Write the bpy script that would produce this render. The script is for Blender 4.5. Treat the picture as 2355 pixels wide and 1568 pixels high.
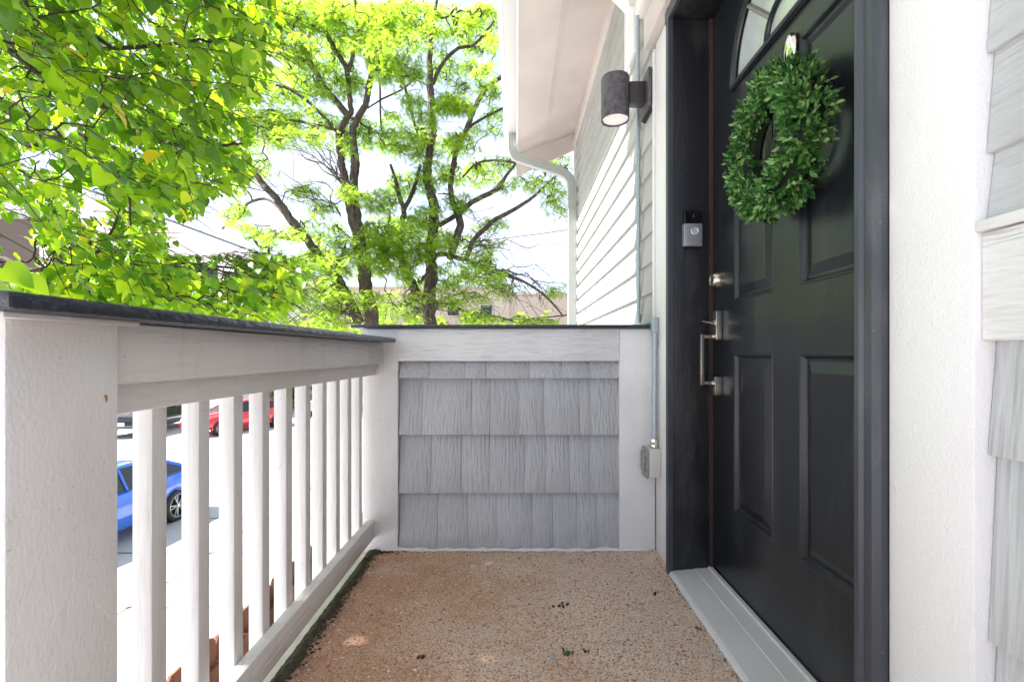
import bpy, bmesh, math, random
import numpy as np
from mathutils import Vector, Matrix

R = math.radians
S = bpy.context.scene
C = bpy.context.collection
for o in list(bpy.data.objects):
    bpy.data.objects.remove(o)

# ------------------------------------------------------------------ camera, sky, sun, exposure
EYE = 0.80            # eye height above the balcony floor
FV = 1079.0           # focal length in units of a 2355 px wide picture
cam_d = bpy.data.cameras.new('camera')
cam = bpy.data.objects.new('camera', cam_d)
C.objects.link(cam)
cam.location = (0, 0, EYE)
cam.rotation_euler = (R(90), 0, 0)
cam_d.sensor_width = 36
cam_d.lens = 16.49
cam_d.shift_x = -0.0053
cam_d.shift_y = 0.0119
cam_d.clip_start = 0.02
cam_d.clip_end = 1500
S.camera = cam

SUN = Vector((-0.64, -0.01, 0.77)).normalized()
SUN_EL = math.asin(SUN.z)
SUN_AZ = math.atan2(SUN.x, SUN.y)
w = bpy.data.worlds.new('World')
S.world = w
w.use_nodes = True
nt = w.node_tree
nt.nodes.clear()
sky = nt.nodes.new('ShaderNodeTexSky')
sky.sky_type = 'NISHITA'
sky.sun_disc = False
sky.sun_elevation = SUN_EL
sky.sun_rotation = SUN_AZ
sky.air_density = 1.0
sky.dust_density = 2.0
sky.ozone_density = 1.0
tc = nt.nodes.new('ShaderNodeTexCoord')
mp = nt.nodes.new('ShaderNodeMapping')
mp.inputs['Scale'].default_value = (1.0, 1.0, 3.2)
nz = nt.nodes.new('ShaderNodeTexNoise')
nz.inputs['Scale'].default_value = 2.3
nz.inputs['Detail'].default_value = 7
nz.inputs['Roughness'].default_value = 0.55
nz.inputs['Distortion'].default_value = 0.6
rp = nt.nodes.new('ShaderNodeValToRGB')
rp.color_ramp.elements[0].position = 0.30
rp.color_ramp.elements[0].color = (0.30, 0.30, 0.30, 1)
rp.color_ramp.elements[1].position = 0.62
rp.color_ramp.elements[1].color = (0.97, 0.97, 0.97, 1)
mx = nt.nodes.new('ShaderNodeMixRGB')
mx.inputs[2].default_value = (2.45, 2.62, 3.10, 1)     # thin white cloud
bg = nt.nodes.new('ShaderNodeBackground')
bg.inputs[1].default_value = 0.10
wo = nt.nodes.new('ShaderNodeOutputWorld')
L = nt.links.new
L(tc.outputs['Generated'], mp.inputs[0]); L(mp.outputs[0], nz.inputs['Vector'])
L(nz.outputs['Fac'], rp.inputs[0]); L(rp.outputs[0], mx.inputs[0])
L(sky.outputs[0], mx.inputs[1]); L(mx.outputs[0], bg.inputs[0]); L(bg.outputs[0], wo.inputs[0])

sd = bpy.data.lights.new('sun', 'SUN')
sd.energy = 5.0
sd.angle = R(0.6)
sd.color = (1.0, 0.965, 0.93)
so = bpy.data.objects.new('sun', sd)
so.rotation_euler = SUN.to_track_quat('Z', 'Y').to_euler()
so.location = (-20, 8, 30)
C.objects.link(so)
vs = S.view_settings
vs.view_transform = 'Standard'
vs.look = 'None'
vs.exposure = 2.25
vs.gamma = 1.0
vs.use_curve_mapping = False
S.cycles.max_bounces = 10
S.cycles.diffuse_bounces = 6
S.cycles.transmission_bounces = 6
S.cycles.transparent_max_bounces = 8
S.cycles.use_denoising = True

rnd = random.Random(7)
rng = np.random.default_rng(11)

def P(u, v, Y):
    """point at depth Y seen at (u, v) of the 2355 px wide photograph"""
    return Vector(((u - 1190) / FV * Y, Y, EYE - (v - 812) / FV * Y))

# ------------------------------------------------------------------ materials
def nodes_of(name):
    m = bpy.data.materials.new(name)
    m.use_nodes = True
    n = m.node_tree.nodes
    n.clear()
    out = n.new('ShaderNodeOutputMaterial')
    b = n.new('ShaderNodeBsdfPrincipled')
    m.node_tree.links.new(b.outputs[0], out.inputs[0])
    return m, n, m.node_tree.links.new, b, out

def noise(n, link, scale, vec=None, stretch=None, detail=4, rough=0.55, obj=False):
    """noise texture in metres (world position), optionally stretched per axis"""
    t = n.new('ShaderNodeTexNoise')
    t.inputs['Scale'].default_value = scale
    t.inputs['Detail'].default_value = detail
    t.inputs['Roughness'].default_value = rough
    if vec is None:
        if obj:
            g = n.new('ShaderNodeTexCoord'); src = g.outputs['Object']
        else:
            g = n.new('ShaderNodeNewGeometry'); src = g.outputs['Position']
    else:
        src = vec
    if stretch:
        mpn = n.new('ShaderNodeMapping')
        mpn.inputs['Scale'].default_value = stretch
        link(src, mpn.inputs[0]); src = mpn.outputs[0]
    link(src, t.inputs['Vector'])
    return t

def ramp(n, link, src, p0, c0, p1, c1):
    r = n.new('ShaderNodeValToRGB')
    r.color_ramp.elements[0].position = p0
    r.color_ramp.elements[1].position = p1
    r.color_ramp.elements[0].color = (*c0, 1) if len(c0) == 3 else c0
    r.color_ramp.elements[1].color = (*c1, 1) if len(c1) == 3 else c1
    link(src, r.inputs[0])
    return r

def mixc(n, link, fac, a, b, mode='MIX'):
    m = n.new('ShaderNodeMixRGB')
    m.blend_type = mode
    for i, x in ((0, fac), (1, a), (2, b)):
        if hasattr(x, 'links') or hasattr(x, 'is_linked'):
            link(x, m.inputs[i])
        elif i == 0:
            m.inputs[0].default_value = x
        else:
            m.inputs[i].default_value = (*x, 1)
    return m

def paint(name, col, rough=0.5, stretch=(1, 1, 1), scale=60, bump=0.0015, dirt=0.25, vary=0.0, spec=0.35,
          groove=0, dirtcol=(0.16, 0.12, 0.09), lumps=0, tint=0.06):
    """brushed paint on wood: grain relief, faint blotches, flyspecks"""
    m, n, link, b, out = nodes_of(name)
    big = noise(n, link, 2.6, detail=5)
    c0 = tuple(x * (1 - tint) for x in col); c1 = tuple(min(1, x * (1 + tint)) for x in col)
    base = ramp(n, link, big.outputs['Fac'], 0.35, c0, 0.65, c1).outputs[0]
    if vary:
        oi = n.new('ShaderNodeObjectInfo')
        v = ramp(n, link, oi.outputs['Random'], 0, (1 - vary,) * 3, 1, (1 + vary * 0.4,) * 3)
        base = mixc(n, link, 1.0, base, v.outputs[0], 'MULTIPLY').outputs[0]
    if dirt:
        sp = noise(n, link, 95, detail=2)
        fm = ramp(n, link, sp.outputs['Fac'], 0.735, (0, 0, 0), 0.77, (dirt,) * 3)
        base = mixc(n, link, fm.outputs[0], base, dirtcol).outputs[0]
        st = noise(n, link, 9, stretch=(1, 1, 0.25), detail=6, rough=0.7)
        fm2 = ramp(n, link, st.outputs['Fac'], 0.52, (0, 0, 0), 0.80, (dirt * 0.55,) * 3)
        base = mixc(n, link, fm2.outputs[0], base, dirtcol).outputs[0]
    g = noise(n, link, scale, stretch=stretch, detail=(1.6 if groove else 4), rough=0.5)
    if groove:
        gr = ramp(n, link, g.outputs['Fac'], 0.30, (groove,) * 3, 0.47, (0, 0, 0))
        base = mixc(n, link, gr.outputs[0], base, tuple(c * 0.45 for c in col)).outputs[0]
    link(base, b.inputs['Base Color'])
    b.inputs['Roughness'].default_value = rough
    b.inputs['Specular IOR Level'].default_value = spec
    bp = n.new('ShaderNodeBump'); bp.inputs['Strength'].default_value = 1; bp.inputs['Distance'].default_value = bump
    link(g.outputs['Fac'], bp.inputs['Height'])
    last = bp
    if lumps:
        g2 = noise(n, link, 34, detail=3, rough=0.5)
        rr = ramp(n, link, g2.outputs['Fac'], 0.62, (0, 0, 0), 0.76, (1, 1, 1))
        b2 = n.new('ShaderNodeBump'); b2.inputs['Strength'].default_value = 1; b2.inputs['Distance'].default_value = lumps
        link(rr.outputs[0], b2.inputs['Height']); link(bp.outputs[0], b2.inputs['Normal'])
        last = b2
    link(last.outputs[0], b.inputs['Normal'])
    return m

def plain(name, col, rough=0.5, metal=0, spec=0.5, bump=0, scale=200, vary=0.0):
    m, n, link, b, out = nodes_of(name)
    b.inputs['Roughness'].default_value = rough
    b.inputs['Metallic'].default_value = metal
    b.inputs['Specular IOR Level'].default_value = spec
    g = noise(n, link, scale, detail=4, obj=True)
    r = ramp(n, link, g.outputs['Fac'], 0.3, tuple(c * (0.93 - vary) for c in col), 0.7, tuple(min(1, c * (1.05 + vary)) for c in col))
    link(r.outputs[0], b.inputs['Base Color'])
    if bump:
        bp = n.new('ShaderNodeBump'); bp.inputs['Distance'].default_value = bump
        link(g.outputs['Fac'], bp.inputs['Height']); link(bp.outputs[0], b.inputs['Normal'])
    return m

def leafmat(name, cols, trans, rough=0.42, gloss=0.4, tf=0.5):
    """thin leaf: diffuse + light coming through, colour varying from leaf to leaf"""
    m, n, link, b, out = nodes_of(name)
    g = n.new('ShaderNodeNewGeometry')
    oi = n.new('ShaderNodeObjectInfo')
    add = n.new('ShaderNodeMath'); add.operation = 'ADD'
    fr = n.new('ShaderNodeMath'); fr.operation = 'FRACT'
    link(g.outputs['Random Per Island'], add.inputs[0]); link(oi.outputs['Random'], add.inputs[1])
    link(add.outputs[0], fr.inputs[0])
    def cr(cl):
        r = n.new('ShaderNodeValToRGB')
        r.color_ramp.interpolation = 'LINEAR'
        while len(r.color_ramp.elements) < len(cl): r.color_ramp.elements.new(0.5)
        for i, (p, c) in enumerate(cl):
            r.color_ramp.elements[i].position = p; r.color_ramp.elements[i].color = (*c, 1)
        link(fr.outputs[0], r.inputs[0])
        return r
    c = cr(cols); t = cr(trans)
    link(c.outputs[0], b.inputs['Base Color'])
    b.inputs['Roughness'].default_value = rough
    b.inputs['Specular IOR Level'].default_value = gloss
    tr = n.new('ShaderNodeBsdfTranslucent'); link(t.outputs[0], tr.inputs[0])
    ms = n.new('ShaderNodeMixShader'); ms.inputs[0].default_value = tf
    link(b.outputs[0], ms.inputs[1]); link(tr.outputs[0], ms.inputs[2]); link(ms.outputs[0], out.inputs[0])
    return m

M = {}
M['post'] = paint('post_paint', (0.80, 0.77, 0.755), 0.42, (1, 1, 0.5), 230, 0.0014, 0.30, lumps=0.0008)
M['rail'] = paint('rail_paint', (0.74, 0.715, 0.71), 0.48, (1, 0.10, 1), 90, 0.0026, 0.5, groove=0.08)
M['baluster'] = paint('baluster_paint', (0.76, 0.74, 0.73), 0.5, (1, 1, 0.08), 110, 0.0018, 0.35)
M['railcap'] = paint('cap_paint', (0.030, 0.036, 0.052), 0.33, (1, 0.5, 1), 70, 0.0050, 0.6, spec=0.6, dirtcol=(0.14, 0.14, 0.15), tint=0.25)
M['trim'] = paint('trim_paint', (0.84, 0.82, 0.82), 0.45, (1, 1, 0.4), 220, 0.0022, 0.14, lumps=0.0010)
M['band'] = paint('band_paint', (0.84, 0.82, 0.82), 0.45, (0.10, 1, 1), 120, 0.0070, 0.12, groove=0.2)
M['housetrim'] = paint('house_trim_paint', (0.82, 0.805, 0.81), 0.42, (1, 1, 0.75), 330, 0.0012, 0.08, lumps=0.0007, tint=0.02)
M['houseband'] = paint('house_band_paint', (0.82, 0.805, 0.81), 0.45, (1, 0.10, 1), 120, 0.0080, 0.04, groove=0.2, tint=0.02)
M['shingle'] = paint('shingle_paint', (0.50, 0.505, 0.53), 0.52, (1, 1, 0.018), 120, 0.0060, 0.18, groove=0.22, vary=0.035, lumps=0.0006)
M['nearshingle'] = paint('wall_shingle_paint', (0.55, 0.56, 0.575), 0.5, (1, 1, 0.04), 90, 0.0060, 0.15, groove=0.16, vary=0.04)
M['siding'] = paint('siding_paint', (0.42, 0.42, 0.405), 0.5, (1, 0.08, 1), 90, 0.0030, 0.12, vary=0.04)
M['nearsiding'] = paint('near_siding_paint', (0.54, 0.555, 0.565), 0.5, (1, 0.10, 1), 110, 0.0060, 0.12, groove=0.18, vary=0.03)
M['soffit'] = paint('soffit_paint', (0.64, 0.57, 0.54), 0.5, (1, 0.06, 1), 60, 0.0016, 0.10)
M['gutter'] = plain('gutter_metal', (0.66, 0.65, 0.64), 0.35, 0, 0.5)
M['downspout'] = plain('downspout_metal', (0.42, 0.44, 0.43), 0.35, 0, 0.5)
M['black'] = paint('door_paint', (0.012, 0.014, 0.019), 0.29, (1, 1, 1), 160, 0.0005, 0.16, spec=0.5, dirtcol=(0.35, 0.35, 0.36), tint=0.1)
M['frame'] = paint('frame_paint', (0.014, 0.014, 0.018), 0.40, (1, 1, 0.1), 90, 0.0008, 0.35, spec=0.5, dirtcol=(0.30, 0.29, 0.28), tint=0.15)
M['casing'] = paint('casing_sheen_paint', (0.052, 0.057, 0.072), 0.40, (1, 1, 0.1), 90, 0.0010, 0.4, spec=0.5, dirtcol=(0.35, 0.34, 0.33), tint=0.15)  # black frame paint lightened, gloss sheen put into the casing colour
M['seal'] = plain('weather_seal', (0.05, 0.03, 0.025), 0.6)
M['sill'] = paint('sill_metal', (0.66, 0.65, 0.65), 0.42, (1, 0.04, 1), 240, 0.0006, 0.10, spec=0.5, dirtcol=(0.12, 0.11, 0.10))
M['nickel'] = plain('satin_nickel', (0.62, 0.57, 0.50), 0.26, 1.0, 0.5)
M['hook'] = plain('polished_nickel', (0.75, 0.70, 0.62), 0.12, 1.0, 0.5)
M['galv'] = plain('galvanised_steel', (0.40, 0.46, 0.50), 0.42, 0.55, 0.5, bump=0.0002, scale=160, vary=0.08)
M['boxmetal'] = paint('outlet_box_paint', (0.62, 0.61, 0.58), 0.45, (1, 1, 1), 120, 0.0008, 0.5)
M['plasticgray'] = plain('grey_plastic', (0.28, 0.28, 0.28), 0.4, vary=0.2, scale=60)
M['lamp'] = plain('lamp_metal', (0.10, 0.092, 0.108), 0.50, 0.3, 0.5, bump=0.0004, scale=55, vary=0.35)
M['lampdark'] = plain('lamp_bracket_metal', (0.035, 0.032, 0.036), 0.5, 0.3, 0.5, vary=0.2, scale=55)
M['lens'] = plain('lamp_lens', (0.85, 0.80, 0.77), 0.35)
M['belldark'] = plain('gloss_black_plastic', (0.006, 0.006, 0.007), 0.12)
M['bellgrey'] = plain('silver_plastic', (0.33, 0.35, 0.38), 0.35, 0.4)
M['bellring'] = plain('button_ring', (0.60, 0.64, 0.70), 0.25, 0.3)
M['glass'] = plain('frosted_sky_pane', (0.42, 0.46, 0.46), 0.12, 0, 0.6, vary=0.08, scale=9)  # frosted pane; its grey-blue base also carries the sky's reflection
M['caulk'] = plain('white_caulk', (0.74, 0.73, 0.71), 0.45, bump=0.001, scale=90)
M['wood'] = None

def concrete_balcony():
    m, n, link, b, out = nodes_of('exposed_aggregate')
    g = n.new('ShaderNodeNewGeometry')
    def vor(scale, rnd_=1.0):
        v = n.new('ShaderNodeTexVoronoi'); v.inputs['Scale'].default_value = scale
        v.inputs['Randomness'].default_value = rnd_
        link(g.outputs['Position'], v.inputs['Vector']); return v
    v1 = vor(230); v2 = vor(120)
    def stones(v, thr):
        sep = n.new('ShaderNodeSeparateColor'); link(v.outputs['Color'], sep.inputs[0])
        r = n.new('ShaderNodeValToRGB'); r.color_ramp.interpolation = 'CONSTANT'
        cl = [(0, (0.26, 0.13, 0.075)), (0.14, (0.40, 0.24, 0.16)), (0.28, (0.20, 0.145, 0.11)), (0.42, (0.47, 0.20, 0.10)),
              (0.52, (0.34, 0.27, 0.22)), (0.66, (0.52, 0.38, 0.29)), (0.78, (0.22, 0.15, 0.12)), (0.86, (0.60, 0.52, 0.45)), (0.95, (0.44, 0.12, 0.05))]
        while len(r.color_ramp.elements) < len(cl): r.color_ramp.elements.new(0.5)
        for e, (p, c) in zip(r.color_ramp.elements, cl): e.position = p; e.color = (*c, 1)
        link(sep.outputs[0], r.inputs[0])
        mask = ramp(n, link, v.outputs['Distance'], thr, (1, 1, 1), thr + 0.14, (0, 0, 0))
        pick = n.new('ShaderNodeMath'); pick.operation = 'MULTIPLY'
        gt = n.new('ShaderNodeMath'); gt.operation = 'GREATER_THAN'; gt.inputs[1].default_value = 0.40
        link(sep.outputs[1], gt.inputs[0]); link(gt.outputs[0], pick.inputs[0]); link(mask.outputs[0], pick.inputs[1])
        return r, pick
    s1, m1 = stones(v1, 0.30); s2, m2 = stones(v2, 0.26)
    # mortar grey varying over to rust-brown in large patches
    big = noise(n, link, 2.4, detail=6, rough=0.6)
    sepx = n.new('ShaderNodeSeparateXYZ'); link(g.outputs['Position'], sepx.inputs[0])
    ma = n.new('ShaderNodeMath'); ma.operation = 'MULTIPLY_ADD'
    ma.inputs[1].default_value = -0.42; ma.inputs[2].default_value = 0.0
    link(sepx.outputs[0], ma.inputs[0])
    ad = n.new('ShaderNodeMath'); ad.operation = 'ADD'
    link(big.outputs['Fac'], ad.inputs[0]); link(ma.outputs[0], ad.inputs[1])
    patch = ramp(n, link, ad.outputs[0], 0.40, (0, 0, 0), 0.68, (0.95, 0.95, 0.95))
    fine = noise(n, link, 130, detail=6, rough=0.7)
    mort = ramp(n, link, fine.outputs['Fac'], 0.30, (0.54, 0.38, 0.29), 0.70, (0.90, 0.71, 0.57))
    brown = ramp(n, link, fine.outputs['Fac'], 0.30, (0.30, 0.145, 0.078), 0.72, (0.80, 0.47, 0.29))
    base = mixc(n, link, patch.outputs[0], mort.outputs[0], brown.outputs[0]).outputs[0]
    base = mixc(n, link, m1.outputs[0], base, s1.outputs[0]).outputs[0]
    base = mixc(n, link, m2.outputs[0], base, s2.outputs[0]).outputs[0]
    # pale worn cement patches
    pw = noise(n, link, 5.0, detail=6, rough=0.65)
    pf = ramp(n, link, pw.outputs['Fac'], 0.56, (0, 0, 0), 0.72, (0.55,) * 3)
    base = mixc(n, link, pf.outputs[0], base, (0.60, 0.52, 0.46)).outputs[0]
    # wet-looking dirt and moss along the open edge
    dm = n.new('ShaderNodeMath'); dm.operation = 'MULTIPLY_ADD'; dm.inputs[1].default_value = -7.0; dm.inputs[2].default_value = -3.75
    link(sepx.outputs[0], dm.inputs[0])
    nd = noise(n, link, 12, detail=5, rough=0.7)
    da = n.new('ShaderNodeMath'); da.operation = 'ADD'; link(dm.outputs[0], da.inputs[0]); link(nd.outputs['Fac'], da.inputs[1])
    df = ramp(n, link, da.outputs[0], 0.30, (0, 0, 0), 0.95, (0.85,) * 3)
    base = mixc(n, link, df.outputs[0], base, (0.035, 0.028, 0.018)).outputs[0]
    sepd = ramp(n, link, noise(n, link, 48, detail=3).outputs['Fac'], 0.70, (0, 0, 0), 0.76, (0.75,) * 3)
    base = mixc(n, link, sepd.outputs[0], base, (0.05, 0.035, 0.028)).outputs[0]
    link(base, b.inputs['Base Color'])
    b.inputs['Roughness'].default_value = 0.75
    h = n.new('ShaderNodeMath'); h.operation = 'ADD'
    link(m1.outputs[0], h.inputs[0]); link(m2.outputs[0], h.inputs[1])
    h2 = n.new('ShaderNodeMath'); h2.operation = 'ADD'; link(h.outputs[0], h2.inputs[0]); link(fine.outputs['Fac'], h2.inputs[1])
    bp = n.new('ShaderNodeBump'); bp.inputs['Distance'].default_value = 0.0010
    link(h2.outputs[0], bp.inputs['Height']); link(bp.outputs[0], b.inputs['Normal'])
    return m
M['floor'] = concrete_balcony()

def ground_mat():
    m, n, link, b, out = nodes_of('parking_concrete')
    f = noise(n, link, 0.5, detail=8, rough=0.65)
    base = ramp(n, link, f.outputs['Fac'], 0.3, (0.40, 0.39, 0.39), 0.7, (0.52, 0.51, 0.51)).outputs[0]
    s = noise(n, link, 1.7, detail=6, rough=0.7)
    sf = ramp(n, link, s.outputs['Fac'], 0.60, (0, 0, 0), 0.78, (0.5,) * 3)
    base = mixc(n, link, sf.outputs[0], base, (0.36, 0.26, 0.20)).outputs[0]
    link(base, b.inputs['Base Color']); b.inputs['Roughness'].default_value = 0.85
    g = noise(n, link, 60, detail=4)
    bp = n.new('ShaderNodeBump'); bp.inputs['Distance'].default_value = 0.003
    link(g.outputs['Fac'], bp.inputs['Height']); link(bp.outputs[0], b.inputs['Normal'])
    return m
M['ground'] = ground_mat()
M['soil'] = plain('soil', (0.10, 0.075, 0.05), 0.9, scale=3, vary=0.3)
M['joint'] = plain('joint_filler', (0.11, 0.08, 0.06), 0.9)

def wood_mat():
    m, n, link, b, out = nodes_of('stained_cedar')
    g = noise(n, link, 30, stretch=(1, 1, 0.06), detail=6, rough=0.65)
    oi = n.new('ShaderNodeObjectInfo')
    v = ramp(n, link, oi.outputs['Random'], 0, (0.7,) * 3, 1, (1.15,) * 3)
    c = ramp(n, link, g.outputs['Fac'], 0.3, (0.12, 0.040, 0.018), 0.72, (0.30, 0.11, 0.050))
    link(mixc(n, link, 1, c.outputs[0], v.outputs[0], 'MULTIPLY').outputs[0], b.inputs['Base Color'])
    b.inputs['Roughness'].default_value = 0.7
    bp = n.new('ShaderNodeBump'); bp.inputs['Distance'].default_value = 0.003
    link(g.outputs['Fac'], bp.inputs['Height']); link(bp.outputs[0], b.inputs['Normal'])
    return m
M['wood'] = wood_mat()

def bark_mat(name, a, c):
    m, n, link, b, out = nodes_of(name)
    g = noise(n, link, 16, stretch=(1, 1, 0.16), detail=6, rough=0.7)
    link(ramp(n, link, g.outputs['Fac'], 0.35, a, 0.68, c).outputs[0], b.inputs['Base Color'])
    b.inputs['Roughness'].default_value = 0.9
    bp = n.new('ShaderNodeBump'); bp.inputs['Distance'].default_value = 0.03
    link(g.outputs['Fac'], bp.inputs['Height']); link(bp.outputs[0], b.inputs['Normal'])
    return m
M['bark'] = bark_mat('locust_bark', (0.035, 0.026, 0.022), (0.17, 0.125, 0.105))
M['bark2'] = bark_mat('linden_bark', (0.030, 0.022, 0.015), (0.085, 0.060, 0.040))
M['leaf'] = leafmat('linden_leaf',
    [(0, (0.055, 0.125, 0.014)), (0.5, (0.085, 0.18, 0.015)), (0.990, (0.14, 0.25, 0.018)), (0.996, (0.42, 0.36, 0.02))],
    [(0, (0.13, 0.34, 0.010)), (0.35, (0.24, 0.50, 0.010)), (0.6, (0.38, 0.66, 0.012)), (0.990, (0.60, 0.82, 0.020)), (0.996, (0.85, 0.72, 0.03))], 0.38, 0.5, 0.55)
M['locust'] = leafmat('locust_leaf',
    [(0, (0.12, 0.22, 0.02)), (0.5, (0.18, 0.30, 0.022)), (1, (0.25, 0.36, 0.03))],
    [(0, (0.33, 0.56, 0.03)), (0.5, (0.38, 0.60, 0.04)), (1, (0.54, 0.74, 0.07))], 0.5, 0.3, 0.6)
M['box'] = leafmat('artificial_boxwood_leaf',
    [(0, (0.018, 0.075, 0.018)), (0.35, (0.040, 0.15, 0.030)), (0.6, (0.10, 0.25, 0.06)), (0.85, (0.24, 0.42, 0.13)), (1, (0.40, 0.56, 0.24))],
    [(0, (0.03, 0.16, 0.01)), (1, (0.12, 0.38, 0.03))], 0.34, 0.5, 0.18)
M['moss'] = plain('moss', (0.050, 0.044, 0.026), 0.95, scale=80, vary=0.4, bump=0.002)
M['wreathcore'] = plain('wreath_core', (0.012, 0.02, 0.010), 0.8)

# ------------------------------------------------------------------ mesh helpers
class MB:
    def __init__(s): s.v = []; s.f = []
    def add(s, vs_, fs_):
        k = len(s.v); s.v += [tuple(x) for x in vs_]; s.f += [tuple(i + k for i in f) for f in fs_]
        return s
    def box(s, x0, x1, y0, y1, z0, z1):
        vs_ = [(x, y, z) for x in (x0, x1) for y in (y0, y1) for z in (z0, z1)]
        return s.add(vs_, [(0, 1, 3, 2), (4, 6, 7, 5), (0, 4, 5, 1), (2, 3, 7, 6), (0, 2, 6, 4), (1, 5, 7, 3)])
    def prism(s, poly, axis, a, b):
        """poly: 2D outline in the two other axes (order x,y,z without axis), extruded from a to b"""
        n = len(poly)
        def mk(p, t):
            q = list(p); q.insert(axis, t); return tuple(q)
        vs_ = [mk(p, a) for p in poly] + [mk(p, b) for p in poly]
        fs_ = [tuple(range(n)), tuple(range(2 * n - 1, n - 1, -1))]
        fs_ += [(i, i + n, (i + 1) % n + n, (i + 1) % n) for i in range(n)]
        return s.add(vs_, fs_)
    def cyl(s, c, r0, r1, z0, z1, seg=24, axis=2, cap=True):
        vs_ = []
        for z, r in ((z0, r0), (z1, r1)):
            for i in range(seg):
                a = 2 * math.pi * i / seg
                p = [c[0] + r * math.cos(a), c[1] + r * math.sin(a)]
                p.insert(axis, z); vs_.append(tuple(p))
        fs_ = [(i, (i + 1) % seg, seg + (i + 1) % seg, seg + i) for i in range(seg)]
        if cap: fs_ += [tuple(range(seg - 1, -1, -1)), tuple(range(seg, 2 * seg))]
        return s.add(vs_, fs_)
    def lathe(s, prof, c, axis=2, seg=28, sign=1):
        """prof: (radius, height) pairs; c: centre; axis: turning axis"""
        vs_ = []
        for r, h in prof:
            for i in range(seg):
                a = 2 * math.pi * i / seg
                q = [r * math.cos(a), r * math.sin(a)]
                q.insert(axis, h * sign)
                vs_.append((c[0] + q[0], c[1] + q[1], c[2] + q[2]))
        fs_ = []
        for k in range(len(prof) - 1):
            for i in range(seg):
                j = (i + 1) % seg
                fs_.append((k * seg + i, k * seg + j, (k + 1) * seg + j, (k + 1) * seg + i))
        fs_.append(tuple(range(seg - 1, -1, -1)))
        fs_.append(tuple((len(prof) - 1) * seg + i for i in range(seg)))
        return s.add(vs_, fs_)
    def tube(s, pts, rad, seg=8, prof=None, up=None, cap=True):
        """sweep a circle (or a given 2D profile) along a path; rad may be a list"""
        pts = [Vector(p) for p in pts]
        n = len(pts)
        if not hasattr(rad, '__len__'): rad = [rad] * n
        upv = Vector(up) if up else None
        vs_ = []; prevx = None
        for i, p in enumerate(pts):
            t = ((pts[min(i + 1, n - 1)] - pts[max(i - 1, 0)])).normalized()
            if upv is not None: x = upv.cross(t)
            elif prevx is None:
                x = t.cross(Vector((0, 0, 1)) if abs(t.z) < 0.9 else Vector((1, 0, 0)))
            else: x = prevx - t * prevx.dot(t)
            x.normalize(); y = t.cross(x); prevx = x
            pr = prof or [(math.cos(2 * math.pi * k / seg), math.sin(2 * math.pi * k / seg)) for k in range(seg)]
            for a, b_ in pr: vs_.append(p + (x * a + y * b_) * rad[i])
        m = len(pr); fs_ = []
        for i in range(n - 1):
            for k in range(m):
                fs_.append((i * m + k, i * m + (k + 1) % m, (i + 1) * m + (k + 1) % m, (i + 1) * m + k))
        if cap: fs_ += [tuple(range(m - 1, -1, -1)), tuple((n - 1) * m + k for k in range(m))]
        return s.add(vs_, fs_)
    def build(s, name, mat, parent=None, bevel=0, smooth=False, seg=2):
        me = bpy.data.meshes.new(name)
        me.from_pydata(s.v, [], s.f)
        bm = bmesh.new(); bm.from_mesh(me)
        bmesh.ops.recalc_face_normals(bm, faces=bm.faces)
        if bevel:
            ed = [e for e in bm.edges if len(e.link_faces) == 2 and e.calc_face_angle(0) > 0.5]
            bmesh.ops.bevel(bm, geom=ed, offset=bevel, segments=seg, profile=0.5, affect='EDGES', clamp_overlap=True)
        bm.to_mesh(me); bm.free()
        if smooth or bevel:
            me.polygons.foreach_set('use_smooth', [True] * len(me.polygons))
            me.set_sharp_from_angle(angle=R(32))
        return link_mesh(name, me, mat, parent)

def link_mesh(name, me, mat, parent=None):
    if mat is not None and not me.materials: me.materials.append(mat if not isinstance(mat, str) else M[mat])
    o = bpy.data.objects.new(name, me)
    C.objects.link(o)
    if parent is not None: o.parent = parent
    return o

def np_mesh(name, verts, faces, mat, parent=None, k=None):
    """big mesh from numpy arrays; faces (n, k)"""
    me = bpy.data.meshes.new(name)
    verts = np.asarray(verts, dtype=np.float32); faces = np.asarray(faces, dtype=np.int32)
    me.vertices.add(len(verts)); me.vertices.foreach_set('co', verts.ravel())
    n, kk = faces.shape
    me.loops.add(n * kk); me.loops.foreach_set('vertex_index', faces.ravel())
    me.polygons.add(n)
    me.polygons.foreach_set('loop_start', np.arange(0, n * kk, kk, dtype=np.int32))
    me.polygons.foreach_set('loop_total', np.full(n, kk, dtype=np.int32))
    me.update(calc_edges=True)
    me.validate()
    return link_mesh(name, me, mat, parent)

def thing(name, label, cat, loc=(0, 0, 0), group=None):
    o = bpy.data.objects.new(name, None)
    o.empty_display_size = 0.1
    C.objects.link(o); o.location = loc
    tag(o, label, cat, group)
    return o

def tag(o, label=None, cat=None, group=None, kind=None):
    if label: o['label'] = label
    if cat: o['category'] = cat
    if group: o['group'] = group
    if kind: o['kind'] = kind
    return o

D = 1.906            # near face of the low wall at the balcony's end
GZ = -2.86           # parking ground

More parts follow.
